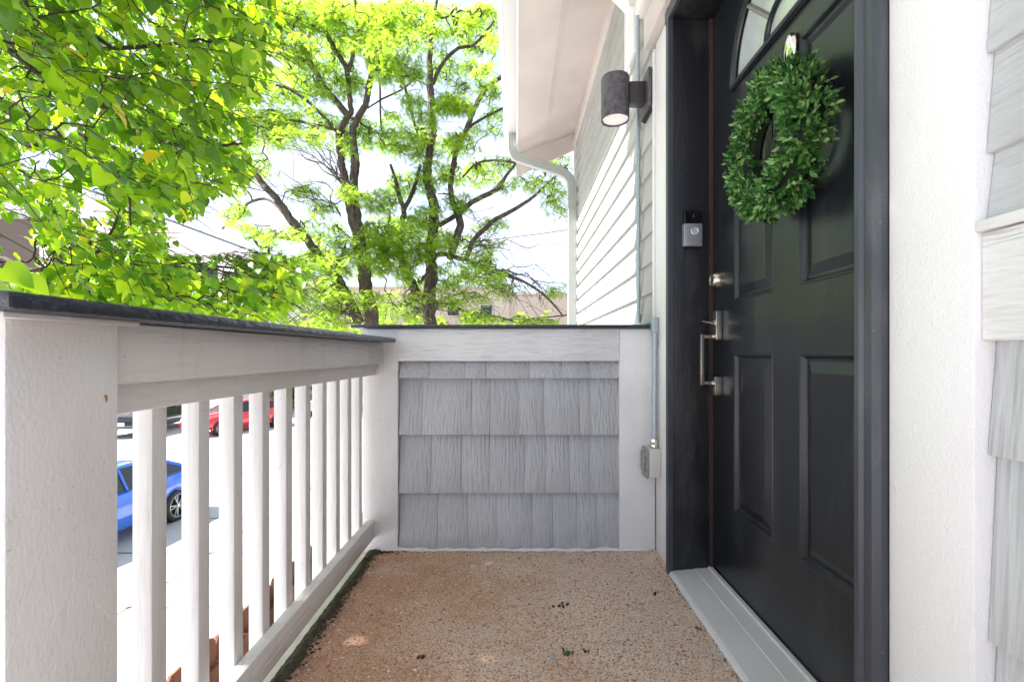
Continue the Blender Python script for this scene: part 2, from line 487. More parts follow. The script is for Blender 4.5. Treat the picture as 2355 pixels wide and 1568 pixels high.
# ------------------------------------------------------------------ ground
MB().box(-400, 400, -60, 700, GZ - 0.6, GZ - 0.02).build('ground', 'soil')['kind'] = 'structure'
pav = MB().box(-60, 0.55, -45, 62, GZ - 0.3, GZ).build('parking_lot', 'ground'); pav['kind'] = 'structure'  # reaches unseen under and behind the balcony to bounce sunlight up
jt = MB()
def jointline(a, b, wd=0.020):
    a = Vector((*a, GZ + 0.004)); b = Vector((*b, GZ + 0.004)); d = (b - a).normalized(); s_ = Vector((-d.y, d.x, 0)) * wd
    jt.add([a - s_, b - s_, b + s_, a + s_], [(0, 1, 2, 3)])
for y in (3.2, 5.0, 6.75, 8.6, 10.4, 12.6, 15.2, 18.6): jointline((-34, y), (0.4, y))
for x in (-3.9, -5.6, -8.4, -11.4, -14.6, -18.0): jointline((x, 1.2), (x, 18.6))
jo = jt.build('pavement_joints', 'joint'); jo['kind'] = 'structure'
for i, x in enumerate((-20.6, -17.9, -15.2, -12.3, -9.4)):
    jl = MB(); a = Vector((x, 19.0, GZ + 0.009)); b = Vector((x + 0.4, 24, GZ + 0.009)); q = Vector((0.06, 0, 0))
    jl.add([a - q, a + q, b + q, b - q], [(0, 1, 2, 3)])
    o = jl.build('parking_line', plain('line_paint', (0.75, 0.74, 0.70), 0.7)) if i == 0 else jl.build('parking_line', bpy.data.materials['line_paint'])
    o['kind'] = 'structure'

# ------------------------------------------------------------------ balcony floor
fl = MB().box(-0.600, 0.575, -1.3, D + 0.02, -0.16, 0.0).build('balcony_floor', 'floor')
fl['kind'] = 'structure'
# ragged crumbling cement lip with moss along the open edge
lip = MB()
ys = [-0.2 + 0.012 * i for i in range(176)]
top = []; 
for i, y in enumerate(ys):
    wob = 0.006 * math.sin(i * 0.33) + rnd.uniform(-0.005, 0.006)
    top.append(((-0.600, y, 0.003 + rnd.uniform(0, 0.003)), (-0.585 + wob, y, 0.007 + rnd.uniform(-0.002, 0.004)), (-0.568 + wob * 1.6, y, 0.001)))
for i in range(len(ys) - 1):
    a, b = top[i], top[i + 1]
    k = len(lip.v); lip.v += [*a, *b]
    lip.f += [(k, k + 1, k + 4, k + 3), (k + 1, k + 2, k + 5, k + 4)]
lo = lip.build('mossy_lip', 'moss'); tag(lo, kind='stuff', label='ragged dark mossy edge of the balcony floor')
strip = MB()
pr = [(-0.640, -0.20), (-0.603, -0.20), (-0.603, -0.004), (-0.640, -0.012)]
strip.prism(pr, 1, -0.3, D - 0.002)
st = strip.build('floor_edge_board', paint('edge_board_paint', (0.60, 0.56, 0.50), 0.6, (1, 0.2, 1), 60, 0.002, 0.75, dirtcol=(0.06, 0.055, 0.03)))
st['kind'] = 'structure'
# moss tufts, pebbles, crumbs
def blobs(name, items, mat, label):
    tpl = np.array([(0, 0, 1), (1, 0, 0), (0.3, 0.95, 0), (-0.8, 0.6, 0), (-0.8, -0.6, 0), (0.3, -0.95, 0), (0, 0, -0.6)])
    tf_ = np.array([(0, 1, 2), (0, 2, 3), (0, 3, 4), (0, 4, 5), (0, 5, 1), (6, 2, 1), (6, 3, 2), (6, 4, 3), (6, 5, 4), (6, 1, 5)])
    V = []; F = []
    for i, (x, y, z, sx, sy, sz) in enumerate(items):
        a = rnd.uniform(0, 6.3); c, s_ = math.cos(a), math.sin(a)
        q = tpl * (sx, sy, sz); q = q * np.array([[rnd.uniform(0.75, 1.25)] for _ in tpl])
        V.append(np.stack([q[:, 0] * c - q[:, 1] * s_ + x, q[:, 0] * s_ + q[:, 1] * c + y, q[:, 2] + z], 1)); F.append(tf_ + i * 7)
    o = np_mesh(name, np.concatenate(V), np.concatenate(F), mat)
    tag(o, kind='stuff', label=label); return o
it = []
for _ in range(1500):
    y = rnd.uniform(0.6, D); s_ = rnd.uniform(0.0015, 0.0048)
    x = -0.585 + abs(rnd.gauss(0, 0.016)); it.append((x, y, 0.001, s_, s_, s_ * 0.8))
for _ in range(260):
    s_ = rnd.uniform(0.0012, 0.0040)
    it.append((-0.585 + abs(rnd.gauss(0, 0.045)), D - 0.010 - abs(rnd.gauss(0, 0.012)), 0.001, s_, s_, s_ * 0.8))
for _ in range(160):
    s_ = rnd.uniform(0.0008, 0.0022); it.append((rnd.uniform(-.55, .55), D - 0.012 - abs(rnd.gauss(0, 0.006)), 0.001, s_, s_, s_))
for _ in range(170):
    s_ = rnd.uniform(0.0008, 0.0026); it.append((0.547 - abs(rnd.gauss(0, 0.006)), rnd.uniform(.8, 1.88), 0.001, s_, s_, s_))
blobs('moss_clumps', it, 'moss', 'small dark clumps of moss and grit along the floor edge')
def pebble_mat():
    m, n, link, b, out = nodes_of('pebble')
    g = n.new('ShaderNodeNewGeometry')
    r = n.new('ShaderNodeValToRGB'); r.color_ramp.interpolation = 'CONSTANT'
    cl = [(0, (0.50, 0.26, 0.15)), (0.2, (0.62, 0.46, 0.34)), (0.38, (0.34, 0.17, 0.10)), (0.52, (0.72, 0.62, 0.52)), (0.62, (0.62, 0.24, 0.08)), (0.70, (0.28, 0.22, 0.18)), (0.82, (0.55, 0.36, 0.24)), (0.92, (0.14, 0.10, 0.085)), (0.96, (0.78, 0.74, 0.68))]
    while len(r.color_ramp.elements) < len(cl): r.color_ramp.elements.new(0.5)
    for e, (p, c) in zip(r.color_ramp.elements, cl): e.position = p; e.color = (*c, 1)
    link(g.outputs['Random Per Island'], r.inputs[0]); link(r.outputs[0], b.inputs['Base Color'])
    b.inputs['Roughness'].default_value = 0.55
    return m
it = []
for _ in range(17000):
    x = rnd.uniform(-0.57, 0.55); y = rnd.uniform(0.8, D - 0.005); s_ = min(0.0068, rnd.lognormvariate(-5.98, 0.42))
    if rnd.random() < 0.5 * max(0, min(1, (x + .1) * 1.2 + (y - 1.4))): continue
    it.append((x, y, -0.0003, s_, s_ * rnd.uniform(0.6, 1), s_ * 0.45))
blobs('aggregate_stones', it, pebble_mat(), 'small rust, cream and grey stones showing in the worn concrete')
crumb = plain('dark_crumb', (0.045, 0.022, 0.014), 0.8)
def debris(u, v, s_, mat, label, n_=5):
    d = (v - 812) / FV; Y = EYE / d; X = (u - 1190) / FV * Y
    mb = MB()
    for _ in range(n_):
        p = Vector((X + rnd.gauss(0, s_ * 0.7), Y + rnd.gauss(0, s_ * 0.7), 0.002))
        q = Vector((rnd.uniform(-1, 1), rnd.uniform(-1, 1), rnd.uniform(0.1, 0.8))).normalized() * s_ * 0.9
        mb.tube([p - q * 0.4, p + q * 0.2, p + q], [s_ * 0.12, s_ * 0.42, s_ * 0.06], 5)
    o = mb.build('leaf_debris' if mat is crumb else 'floor_weed', mat)
    tag(o, label, 'debris' if mat is crumb else 'weed'); return o
debris(1290, 1391, 0.011, crumb, 'dark crumpled leaf crumb in the middle of the concrete floor')
debris(965, 1513, 0.008, crumb, 'small dark seed husk on the floor near the railing')
debris(1345, 1500, 0.006, crumb, 'brown crumb on the floor beside the green weed')
debris(1504, 1366, 0.007, crumb, 'brown crumb on the floor close to the door sill')
weed = plain('weed_green', (0.05, 0.12, 0.02), 0.7)
debris(1302, 1501, 0.009, weed, 'tiny green weed growing from the bare concrete floor', 9)
debris(1603, 1446, 0.007, weed, 'tiny green weed at the edge of the grey door sill', 7)
ch = MB().lathe([(0.001, 0.004), (0.006, 0.0035), (0.008, 0.001), (0.0075, -0.001)], (0.09, 1.235, 0.001), seg=9)
tag(ch.build('pale_stone', plain('stone_chip', (0.40, 0.42, 0.43), 0.6)), 'flat grey pebble lying loose on the concrete floor', 'pebble')
# caulk bead along the foot of the low wall
cb = MB(); pts = []
for i in range(46):
    x = -0.55 + i * (1.08 / 45)
    pts.append((x, D - 0.004 + rnd.uniform(-0.004, 0.003), 0.002 + rnd.uniform(-0.001, 0.003)))
cb.tube(pts, [0.008 + rnd.uniform(-0.003, 0.004) for _ in pts], 6)

# ------------------------------------------------------------------ low shingled wall at the end (parapet)
pw = thing('parapet_wall', 'low grey shingled wall with white trim closing the end of the balcony', 'wall', (0, D, 0))
pw_loc = Vector(pw.location)
def child(mb, name, mat, parent, bevel=0, smooth=False):
    """meshes are written in world coordinates; move them into the parent's frame"""
    o = mb.build(name, mat, None, bevel, smooth)
    o.parent = parent
    o.matrix_parent_inverse = Matrix.Translation(-Vector(parent.location))
    return o
child(MB().box(-0.625, 0.598, D + 0.045, D + 0.15, GZ, 0.898), 'wall_core', 'shingle', pw)
child(MB().box(-0.486, 0.415, D - 0.001, D + 0.026, 0.768, 0.899), 'top_board', 'band', pw, 0.002)
child(MB().box(-0.630, -0.4865, D, D + 0.026, -0.03, 0.899), 'corner_board', 'trim', pw, 0.003)
child(MB().box(0.4155, 0.560, D, D + 0.026, 0.001, 0.899), 'corner_board', 'trim', pw, 0.003)
child(MB().box(-0.672, 0.552, D - 0.022, D + 0.18, 0.901, 0.915), 'wall_cap', 'railcap', pw, 0.005)
child(cb, 'caulk_bead', 'caulk', pw, 0, True)
rows = [(0.698, 0.775, [328, 505, 715, 837, 1097, 1290, 1460, 1588, 1632]),
        (0.468, 0.710, [328, 463, 755, 865, 1030, 1183, 1395, 1460, 1632]),
        (0.231, 0.480, [328, 515, 693, 860, 1070, 1193, 1335, 1455, 1632]),
        (0.002, 0.243, [328, 552, 730, 900, 1113, 1236, 1380, 1500, 1632])]
for (z0, z1, xs) in rows:
    for a, b in zip(xs[:-1], xs[1:]):
        xa = ((850 + a * 0.421) / 1.0777 - 1190) / 566 + 0.0005; xb = ((850 + b * 0.421) / 1.0777 - 1190) / 566 - 0.0005
        dz = rnd.uniform(-0.0006, 0.0006); k = rnd.uniform(-0.001, 0.001)
        zt = z1
        f0 = D + 0.004 + k; f1 = D + 0.034 + k
        mb = MB()
        mb.add([(xa, f0, z0 + dz), (xb, f0, z0 + dz + rnd.uniform(-0.001, 0.001)), (xb, f1, zt), (xa, f1, zt),
                (xa, D + 0.0455, z0 + dz), (xb, D + 0.0455, z0 + dz), (xb, D + 0.0455, zt), (xa, D + 0.0455, zt)],
               [(0, 1, 2, 3), (4, 7, 6, 5), (0, 4, 5, 1), (3, 2, 6, 7), (0, 3, 7, 4), (1, 5, 6, 2)])
        child(mb, 'shingle', 'shingle', pw, 0.0007)

# ------------------------------------------------------------------ railing
ra = thing('railing', 'white painted wooden balcony railing with a dark grey cap on the left', 'railing', (-0.6, 0.55, 0))
child(MB().box(-0.672, -0.532, 0.487, 0.627, GZ + 0.5, 0.842), 'post', 'post', ra, 0.005)
rust = plain('rust_mark', (0.36, 0.15, 0.05), 0.7)
child(MB().lathe([(0.0004, 0.0016), (0.0016, 0.001), (0.0020, 0.0), (0.0018, -0.001)], (-0.5318, 0.606, 0.7445), axis=0, seg=8).tube([(-0.5316, 0.606, 0.745), (-0.5316, 0.6065, 0.741), (-0.5316, 0.607, 0.737)], [.0012, .0015, .0005], 5), 'rust_mark', rust, ra)
child(MB().box(-0.715, -0.486, 0.448, D - 0.024, 0.8425, 0.8605), 'cap_board', 'railcap', ra, 0.006)
child(MB().box(-0.700, -0.515, 0.470, 0.640, 0.836, 0.8424), 'shim_board', 'rail', ra, 0.001)
child(MB().box(-0.573, -0.544, 0.628, D - 0.001, 0.757, 0.8415), 'upper_rail', 'rail', ra, 0.003)
child(MB().box(-0.611, -0.574, 0.628, D - 0.001, 0.712, 0.8415), 'middle_rail', 'rail', ra, 0.003)
child(MB().box(-0.614, -0.581, 0.628, D - 0.001, 0.050, 0.123), 'bottom_rail', 'rail', ra, 0.004)
bal0 = MB().box(-0.0175, 0.0175, 0, 0.035, 0.052, 0.840).build('baluster', 'baluster', None, 0.004)
for i in range(10):
    o = bal0 if i == 0 else bal0.copy()
    if i: C.objects.link(o)
    o.parent = ra
    o.location = Vector((-0.632 + rnd.uniform(-0.001, 0.001), 0.789 + 0.1150 * i + rnd.uniform(-0.002, 0.002), 0)) - ra.location
    o.rotation_euler = (rnd.uniform(-0.002, 0.002), 0, rnd.uniform(-0.02, 0.02))

# ------------------------------------------------------------------ the house
hs = thing('house', 'grey lap-sided house with white trim on the right, its eave above', 'house', (0.6, 1.2, 0))
XW = 0.562           # face of the white trim
XS = 0.577           # face of the siding boards (bottom edge)
for args in ((0.602, 0.75, -1.3, 0.755, GZ, 2.40), (0.602, 0.75, 1.745, 4.62, GZ, 2.98), (0.602, 0.75, 0.755, 1.745, 2.052, 2.40),
             (0.602, 0.75, 0.755, 1.745, GZ, -0.005)):
    child(MB().box(*args), 'wall_core', 'siding', hs)
child(MB().box(0.75, 5, -1.3, 4.62, GZ, 2.40), 'house_body', 'siding', hs)
# trims beside and above the door
child(MB().box(XW, 0.601, 0.5775, 0.7105, 0.0, 2.053), 'trim_board', 'housetrim', hs, 0.003)
child(MB().box(XW, 0.601, 1.739, D - 0.001, 0.0, 2.053), 'trim_board', 'housetrim', hs, 0.003)
child(MB().box(XW, 0.601, D + 0.0265, D + 0.05, 0.0, 2.053), 'trim_board', 'housetrim', hs, 0.002)
child(MB().box(XW - 0.0365, 0.601, 0.50, D + 0.045, 2.056, 2.19), 'door_header', 'soffit', hs, 0.004)
child(MB().box(0.508, 0.601, 0.48, D + 0.052, 2.192, 2.212), 'crown_moulding', 'soffit', hs, 0.004)
child(MB().box(0.492, 0.601, 0.47, D + 0.062, 2.214, 2.262), 'crown_moulding', 'housetrim', hs, 0.006)
child(MB().box(0.470, 0.601, 0.46, D + 0.085, 2.264, 2.330), 'crown_moulding', 'soffit', hs, 0.008)
# boards of the house wall
def lap(y0, y1, z0, h, xs=XS, mat='siding', drop=0.015, name='siding_board'):
    mb = MB().prism([(xs - drop, z0), (0.603, z0), (0.603, z0 + h + 0.012), (xs, z0 + h + 0.012), (xs, z0 + h)], 1, y0, y1)
    return child(mb, name, mat, hs, 0.0015)
LH = 0.1285
zz = 1.055 - LH * 8
while zz < 2.84:
    h = min(LH, 2.852 - zz)
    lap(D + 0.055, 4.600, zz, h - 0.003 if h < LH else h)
    zz += LH
lows = MB()
child(MB().box(XS, 0.603, D + 0.16, 4.60, GZ, 1.055 - LH * 8 - 0.002), 'lower_siding', 'siding', hs)
child(MB().box(0.558, 0.603, 2.255, 4.600, 2.853, 2.972), 'frieze_board', 'soffit', hs, 0.002)
child(MB().box(0.556, 0.64, 4.602, 4.655, GZ, 2.93), 'corner_board', 'housetrim', hs, 0.002)
child(MB().box(0.553, 0.603, 2.235, 2.430, 2.245, 2.60), 'trim_board', 'housetrim', hs, 0.002)
# near part of the wall, right of the door
for z0, h in ((1.168, 0.123), (1.045, 0.123), (0.962, 0.081)):
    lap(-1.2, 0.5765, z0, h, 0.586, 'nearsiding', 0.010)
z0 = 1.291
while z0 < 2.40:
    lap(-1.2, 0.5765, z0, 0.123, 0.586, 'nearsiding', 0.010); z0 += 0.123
child(MB().box(0.563, 0.603, -1.2, 0.5768, 0.948, 0.9615), 'ledge_board', 'houseband', hs, 0.0015)
child(MB().box(0.5705, 0.603, -1.2, 0.5766, 0.815, 0.947), 'band_board', 'houseband', hs, 0.002)
for z0, z1 in ((0.676, 0.822), (0.444, 0.688), (0.212, 0.456), (-0.02, 0.224)):
    y = 0.5765
    while y > -0.7:
        wd = rnd.uniform(0.09, 0.17) if y < 0.576 else 0.105
        y2 = y - wd; k = rnd.uniform(-0.001, 0.001); dz = rnd.uniform(-0.003, 0.003)
        mb = MB()
        xa, xb = 0.578 + k, 0.590 + k
        mb.add([(xa, y, z0 + dz), (xa, y2 + 0.002, z0 + dz), (xb, y2 + 0.002, z1), (xb, y, z1),
                (0.603, y, z0 + dz), (0.603, y2 + 0.002, z0 + dz), (0.603, y2 + 0.002, z1), (0.603, y, z1)],
               [(0, 1, 2, 3), (4, 7, 6, 5), (0, 4, 5, 1), (3, 2, 6, 7), (0, 3, 7, 4), (1, 5, 6, 2)])
        child(mb, 'shingle', 'nearshingle', hs, 0.0015)
        y = y2
# eave of the wing: sloping soffit, fascia, vent, gutter, rake
EZ0, EZ1 = 2.77, 2.975
def slopebox(x0, x1, y0, y1, za, zb, t):
    return MB().add([(x0, y0, za), (x1, y0, zb), (x1, y1, zb), (x0, y1, za), (x0, y0, za + t), (x1, y0, zb + t), (x1, y1, zb + t), (x0, y1, za + t)],
                    [(0, 1, 2, 3), (4, 7, 6, 5), (0, 4, 5, 1), (1, 5, 6, 2), (2, 6, 7, 3), (3, 7, 4, 0)])
child(slopebox(0.008, 0.575, 2.37, 4.64, EZ0, EZ1, 0.012), 'soffit', 'soffit', hs)
child(MB().box(-0.010, 0.0075, 2.37, 4.66, EZ0 - 0.004, 3.03), 'fascia', 'housetrim', hs)
vent = MB()
sl = (EZ1 - EZ0) / 0.567
for i in range(122):
    y = 2.40 + i * 0.0172
    x0, x1 = 0.262, 0.300
    za, zb = EZ0 + (x0 - .008) * sl, EZ0 + (x1 - .008) * sl
    vent.add([(x0, y, za - .0005), (x1, y, zb - .0005), (x1, y + .006, zb - .004), (x0, y + .006, za - .004)], [(0, 1, 2, 3)])
o = child(vent, 'soffit_vent', 'soffit', hs); o['kind'] = 'stuff'
child(slopebox(-0.03, 4.0, 2.37, 4.70, 3.04, 3.04 + 4.03 * sl, 0.03), 'roof', plain('roof_shingles', (0.12, 0.11, 0.10), 0.9, scale=20, vary=0.3), hs)
rk = MB()
rk.add([(-0.01, 4.642, 2.545), (0.60, 4.642, 2.83), (0.60, 4.642, 3.2), (-0.01, 4.642, 3.03), (-0.01, 4.662, 2.545), (0.60, 4.662, 2.83), (0.60, 4.662, 3.2), (-0.01, 4.662, 3.03)],
       [(0, 1, 2, 3), (4, 7, 6, 5), (0, 4, 5, 1), (1, 5, 6, 2), (2, 6, 7, 3), (3, 7, 4, 0)])
child(rk, 'rake_board', 'soffit', hs)
gp = [(-0.012, 2.878), (-0.088, 2.878), (-0.098, 2.890), (-0.104, 2.925), (-0.122, 2.955), (-0.128, 2.985), (-0.118, 2.990), (-0.115, 2.97), (-0.09, 2.90), (-0.02, 2.885), (-0.012, 2.99)]
child(MB().prism(gp, 1, 2.37, 4.60), 'gutter', 'gutter', hs)
ribs = []
for sx, sy in ((1, 0), (0, 1), (-1, 0), (0, -1)):
    for k in range(7):
        t = -0.85 + 1.7 * k / 6; d = 1.0 if k % 2 == 0 else 0.94
        if (sx, sy) == (1, 0): ribs.append((0.040 * d, 0.030 * t))
        if (sx, sy) == (0, 1): ribs.append((-0.040 * t, 0.030 * d))
        if (sx, sy) == (-1, 0): ribs.append((-0.040 * d, -0.030 * t))
        if (sx, sy) == (0, -1): ribs.append((0.040 * t, -0.030 * d))
def arcp(c, r, a0, a1, n_):
    return [(c[0] + r * math.cos(a0 + (a1 - a0) * i / n_), c[1] + r * math.sin(a0 + (a1 - a0) * i / n_)) for i in range(n_ + 1)]
path = [(-0.052, 2.885), (-0.052, 2.76)]
path += [(-0.050, 2.74), (-0.044, 2.715), (-0.033, 2.69), (-0.018, 2.668), (0.004, 2.652)]
path += [(0.40, 2.525)]
path += [(0.44, 2.508), (0.475, 2.482), (0.502, 2.448), (0.516, 2.405), (0.519, 2.36)]
path += [(0.519, 2.20), (0.519, 1.0), (0.519, GZ + 0.1)]
child(MB().tube([(x, 4.46, z) for x, z in path], 1.0, prof=ribs, up=(0, 1, 0)), 'downspout', 'downspout', hs)
child(MB().box(0.476, 0.562, 4.424, 4.496, 2.170, 2.176), 'downspout_strap', 'downspout', hs)
# gabled porch ceiling, ended short at the rear to let sky light in
PZ = 2.478
cm = MB()
cm.add([(0.60, -0.45, PZ - 0.03), (0.60, 2.36, PZ - 0.03), (-0.04, 2.36, PZ + 0.61), (-0.04, -0.45, PZ + 0.61),
        (0.60, -0.45, PZ + 0.03), (0.60, 2.36, PZ + 0.03), (-0.04, 2.36, PZ + 0.67), (-0.04, -0.45, PZ + 0.67)],
       [(0, 1, 2, 3), (4, 7, 6, 5), (0, 4, 5, 1), (1, 5, 6, 2), (2, 6, 7, 3), (3, 7, 4, 0)])
child(cm, 'porch_ceiling', 'housetrim', hs)
cm = MB()  # unseen left slope, added and sized for the sun and sky light
cm.add([(-0.80, -0.45, PZ + 0.25), (-0.80, 2.20, PZ + 0.25), (-0.041, 2.36, PZ + 0.61), (-0.041, -0.45, PZ + 0.61),
        (-0.80, -0.45, PZ + 0.31), (-0.80, 2.20, PZ + 0.31), (-0.041, 2.36, PZ + 0.67), (-0.041, -0.45, PZ + 0.67)],
       [(0, 3, 2, 1), (4, 5, 6, 7), (0, 1, 5, 4), (1, 2, 6, 5), (2, 3, 7, 6), (3, 0, 4, 7)])
child(cm, 'porch_ceiling', 'housetrim', hs)
# door frame: jambs, head, outer casing, sill
YA, YB = 0.765, 1.700
df = thing('door_frame', 'black painted door frame with a grey metal sill around the entrance', 'door frame', (0.6, 1.23, 0))
child(MB().box(0.5635, 0.765, YB, YB + 0.036, 0.0, 2.008), 'jamb', 'frame', df, 0.002)
child(MB().box(0.5635, 0.765, YA - 0.036, YA, 0.0, 2.008), 'jamb', 'frame', df, 0.002)
child(MB().box(0.5635, 0.765, YA - 0.036, YB + 0.036, 2.0085, 2.05), 'head_jamb', 'frame', df, 0.002)
def casing(y0, y1, z0, z1, flip):
    ya, yb = (y1, y0) if flip else (y0, y1)
    pr = [(0.563, ya), (0.545, ya), (0.543, ya + (yb - ya) * 0.25), (0.548, ya + (yb - ya) * 0.35), (0.546, ya + (yb - ya) * 0.75), (0.552, yb), (0.563, yb)]
    return MB().prism(pr, 2, z0, z1)
child(casing(YB - 0.004, YB + 0.036, 0.0, 2.05, False), 'casing', 'casing', df)
child(casing(0.7115, 0.759, 0.0, 2.05, True), 'casing', 'casing', df)
child(MB().box(0.545, 0.5625, 0.712, YB + 0.036, 2.0095, 2.052), 'head_casing', 'casing', df, 0.002)
child(MB().box(0.694, 0.7075, YB - 0.007, YB - 0.0005, 0.026, 2.006), 'door_seal', 'seal', df)
sp = [(0.548, 0.0005), (0.552, 0.010), (0.560, 0.013), (0.640, 0.020), (0.642, 0.0215), (0.690, 0.024), (0.692, 0.030), (0.704, 0.030), (0.704, 0.0005)]
child(MB().prism(sp, 1, YA + 0.001, YB - 0.001), 'sill', 'sill', df)

# ------------------------------------------------------------------ the door
XD = 0.709
dr = thing('front_door', 'black panelled front door with a half-round sunburst window', 'door', (0.73, 1.23, 0.03))
Y0, Y1 = YA + 0.003, YB - 0.003
pY = [Y0, 0.944, 1.179, 1.301, 1.536, Y1]
pZ = [0.034, 0.279, 0.800, 0.969, 1.591, 2.005]
holes = {(1, 1), (3, 1), (1, 3), (3, 3)}
mb = MB()
for i in range(5):
    for j in range(5):
        if (i, j) in holes: continue
        mb.add([(XD, pY[i], pZ[j]), (XD, pY[i + 1], pZ[j]), (XD, pY[i + 1], pZ[j + 1]), (XD, pY[i], pZ[j + 1])], [(0, 1, 2, 3)])
mb.add([(XD + 0.012, Y0, 0.034), (XD + 0.012, Y1, 0.034), (XD + 0.012, Y1, 2.005), (XD + 0.012, Y0, 2.005),
        (XD + 0.045, Y0, 0.034), (XD + 0.045, Y1, 0.034), (XD + 0.045, Y1, 2.005), (XD + 0.045, Y0, 2.005)],
       [(4, 5, 6, 7), (0, 1, 5, 4), (1, 2, 6, 5), (2, 3, 7, 6), (3, 0, 4, 7), (0, 1, 2, 3)])
mb.add([(XD, Y1, 0.034), (XD, Y1, 2.005), (XD + 0.012, Y1, 2.005), (XD + 0.012, Y1, 0.034)], [(0, 1, 2, 3)])
child(mb, 'door_leaf', 'black', dr)
for (i, j) in sorted(holes):
    a0, a1, b0, b1 = pY[i], pY[i + 1], pZ[j], pZ[j + 1]
    rings = [(0.0, 0.0), (0.003, -0.002), (0.007, -0.0005), (0.013, 0.0085), (0.017, 0.0100), (0.021, 0.0100), (0.046, 0.0015), (0.050, 0.001)]
    vs_ = []; fs_ = []
    for ins, dep in rings:
        vs_ += [(XD + dep, a0 + ins, b0 + ins), (XD + dep, a1 - ins, b0 + ins), (XD + dep, a1 - ins, b1 - ins), (XD + dep, a0 + ins, b1 - ins)]
    for k in range(len(rings) - 1):
        for q in range(4):
            fs_.append((k * 4 + q, k * 4 + (q + 1) % 4, k * 4 + 4 + (q + 1) % 4, k * 4 + 4 + q))
    k = (len(rings) - 1) * 4; fs_.append((k, k + 1, k + 2, k + 3))
    me_o = MB().add(vs_, fs_).build('door_panel', 'black')
    for p in me_o.data.polygons: p.use_smooth = False
    me_o.parent = dr; me_o.matrix_parent_inverse = Matrix.Translation(-Vector(dr.location))
# half round window
cy, cz, rr_ = 1.240, 1.668, 0.296
def dpt(r, a, x): return (x, cy + r * math.cos(a), cz + r * math.sin(a))
N = 40
lf = MB()
def archframe(r, tube_r, x, zoff=0.0):
    pts = [dpt(r, math.pi * i / N, x) for i in range(N + 1)]
    lf.tube(pts, tube_r, 8)
    lf.tube([(x, cy - r - tube_r * 0.3, cz), (x, cy + r + tube_r * 0.3, cz)], tube_r, 8)
archframe(rr_, 0.010, XD - 0.004)
archframe(rr_ - 0.020, 0.0085, XD - 0.008)
ob = []
for i in range(N + 1): ob.append(dpt(rr_ + 0.006, math.pi * i / N, XD - 0.004))
inn = [dpt(rr_ - 0.034, math.pi * i / N, XD - 0.004) for i in range(N + 1)]
k = len(lf.v); lf.v += ob + inn
lf.f += [(k + i, k + i + 1, k + N + 2 + i, k + N + 1 + i) for i in range(N)]
lf.box(XD - 0.007, XD + 0.002, cy - rr_ - 0.006, cy + rr_ + 0.006, cz - 0.008, cz + 0.010)
wf = child(lf, 'window_frame', 'black', dr, 0, True)
gl = MB(); gv = [(XD - 0.002, cy, cz + 0.004)] + [dpt(rr_ - 0.026, math.pi * i / N, XD - 0.002) for i in range(N + 1)]
gl.add(gv, [(0, i + 1, i + 2) for i in range(N)])
g_ = gl.build('pane', 'glass'); g_.parent = wf
mu = MB()
mu.tube([dpt(0.082, math.pi * i / 20, XD - 0.007) for i in range(21)], 0.0085, 8)
m_ = mu.build('muntin', 'black', None, 0, True); m_.parent = wf
spk = plain('muntin_grey', (0.22, 0.21, 0.20), 0.45)
for a in (45, 90, 135):
    mu = MB(); mu.tube([dpt(0.090, R(a), XD - 0.006), dpt(rr_ - 0.034, R(a), XD - 0.006)], 0.0085, prof=[(-1, -0.5), (-0.4, 0.6), (0.4, 0.6), (1, -0.5)], up=(-1, 0, 0))
    m_ = mu.build('muntin', spk); m_.parent = wf
# deadbolt and handle set
db = MB().lathe([(0.031, 0), (0.031, 0.006), (0.026, 0.022), (0.0215, 0.030), (0.020, 0.031), (0.0195, 0.0285)], (XD, 1.640, 1.055), axis=0, seg=32, sign=-1)
dbo = child(db, 'deadbolt', 'nickel', dr, 0, True)
kw = MB().box(XD - 0.0315, XD - 0.0275, 1.6385, 1.6415, 1.049, 1.061).build('keyway', 'seal'); kw.parent = dbo
hd = child(MB().box(XD - 0.022, XD, 1.622, 1.660, 0.846, 0.948), 'handle_set', 'nickel', dr, 0.003)
def hpart(mb, name, bevel=0.0015, smooth=False):
    o = mb.build(name, 'nickel', None, bevel, smooth); o.parent = hd
    return o
hpart(MB().box(XD - 0.025, XD, 1.624, 1.658, 0.654, 0.718), 'lower_mount')
hpart(MB().box(XD - 0.062, XD - 0.022, 1.635, 1.647, 0.852, 0.864).box(XD - 0.062, XD - 0.022, 1.635, 1.647, 0.690, 0.702).box(XD - 0.070, XD - 0.058, 1.633, 1.649, 0.688, 0.866), 'pull_grip')
tl = MB().prism([(XD - 0.022, 0.898), (XD - 0.035, 0.900), (XD - 0.068, 0.9095), (XD - 0.068, 0.912), (XD - 0.034, 0.910), (XD - 0.022, 0.916)], 1, 1.628, 1.654)
hpart(tl, 'thumb_latch', 0.0008)
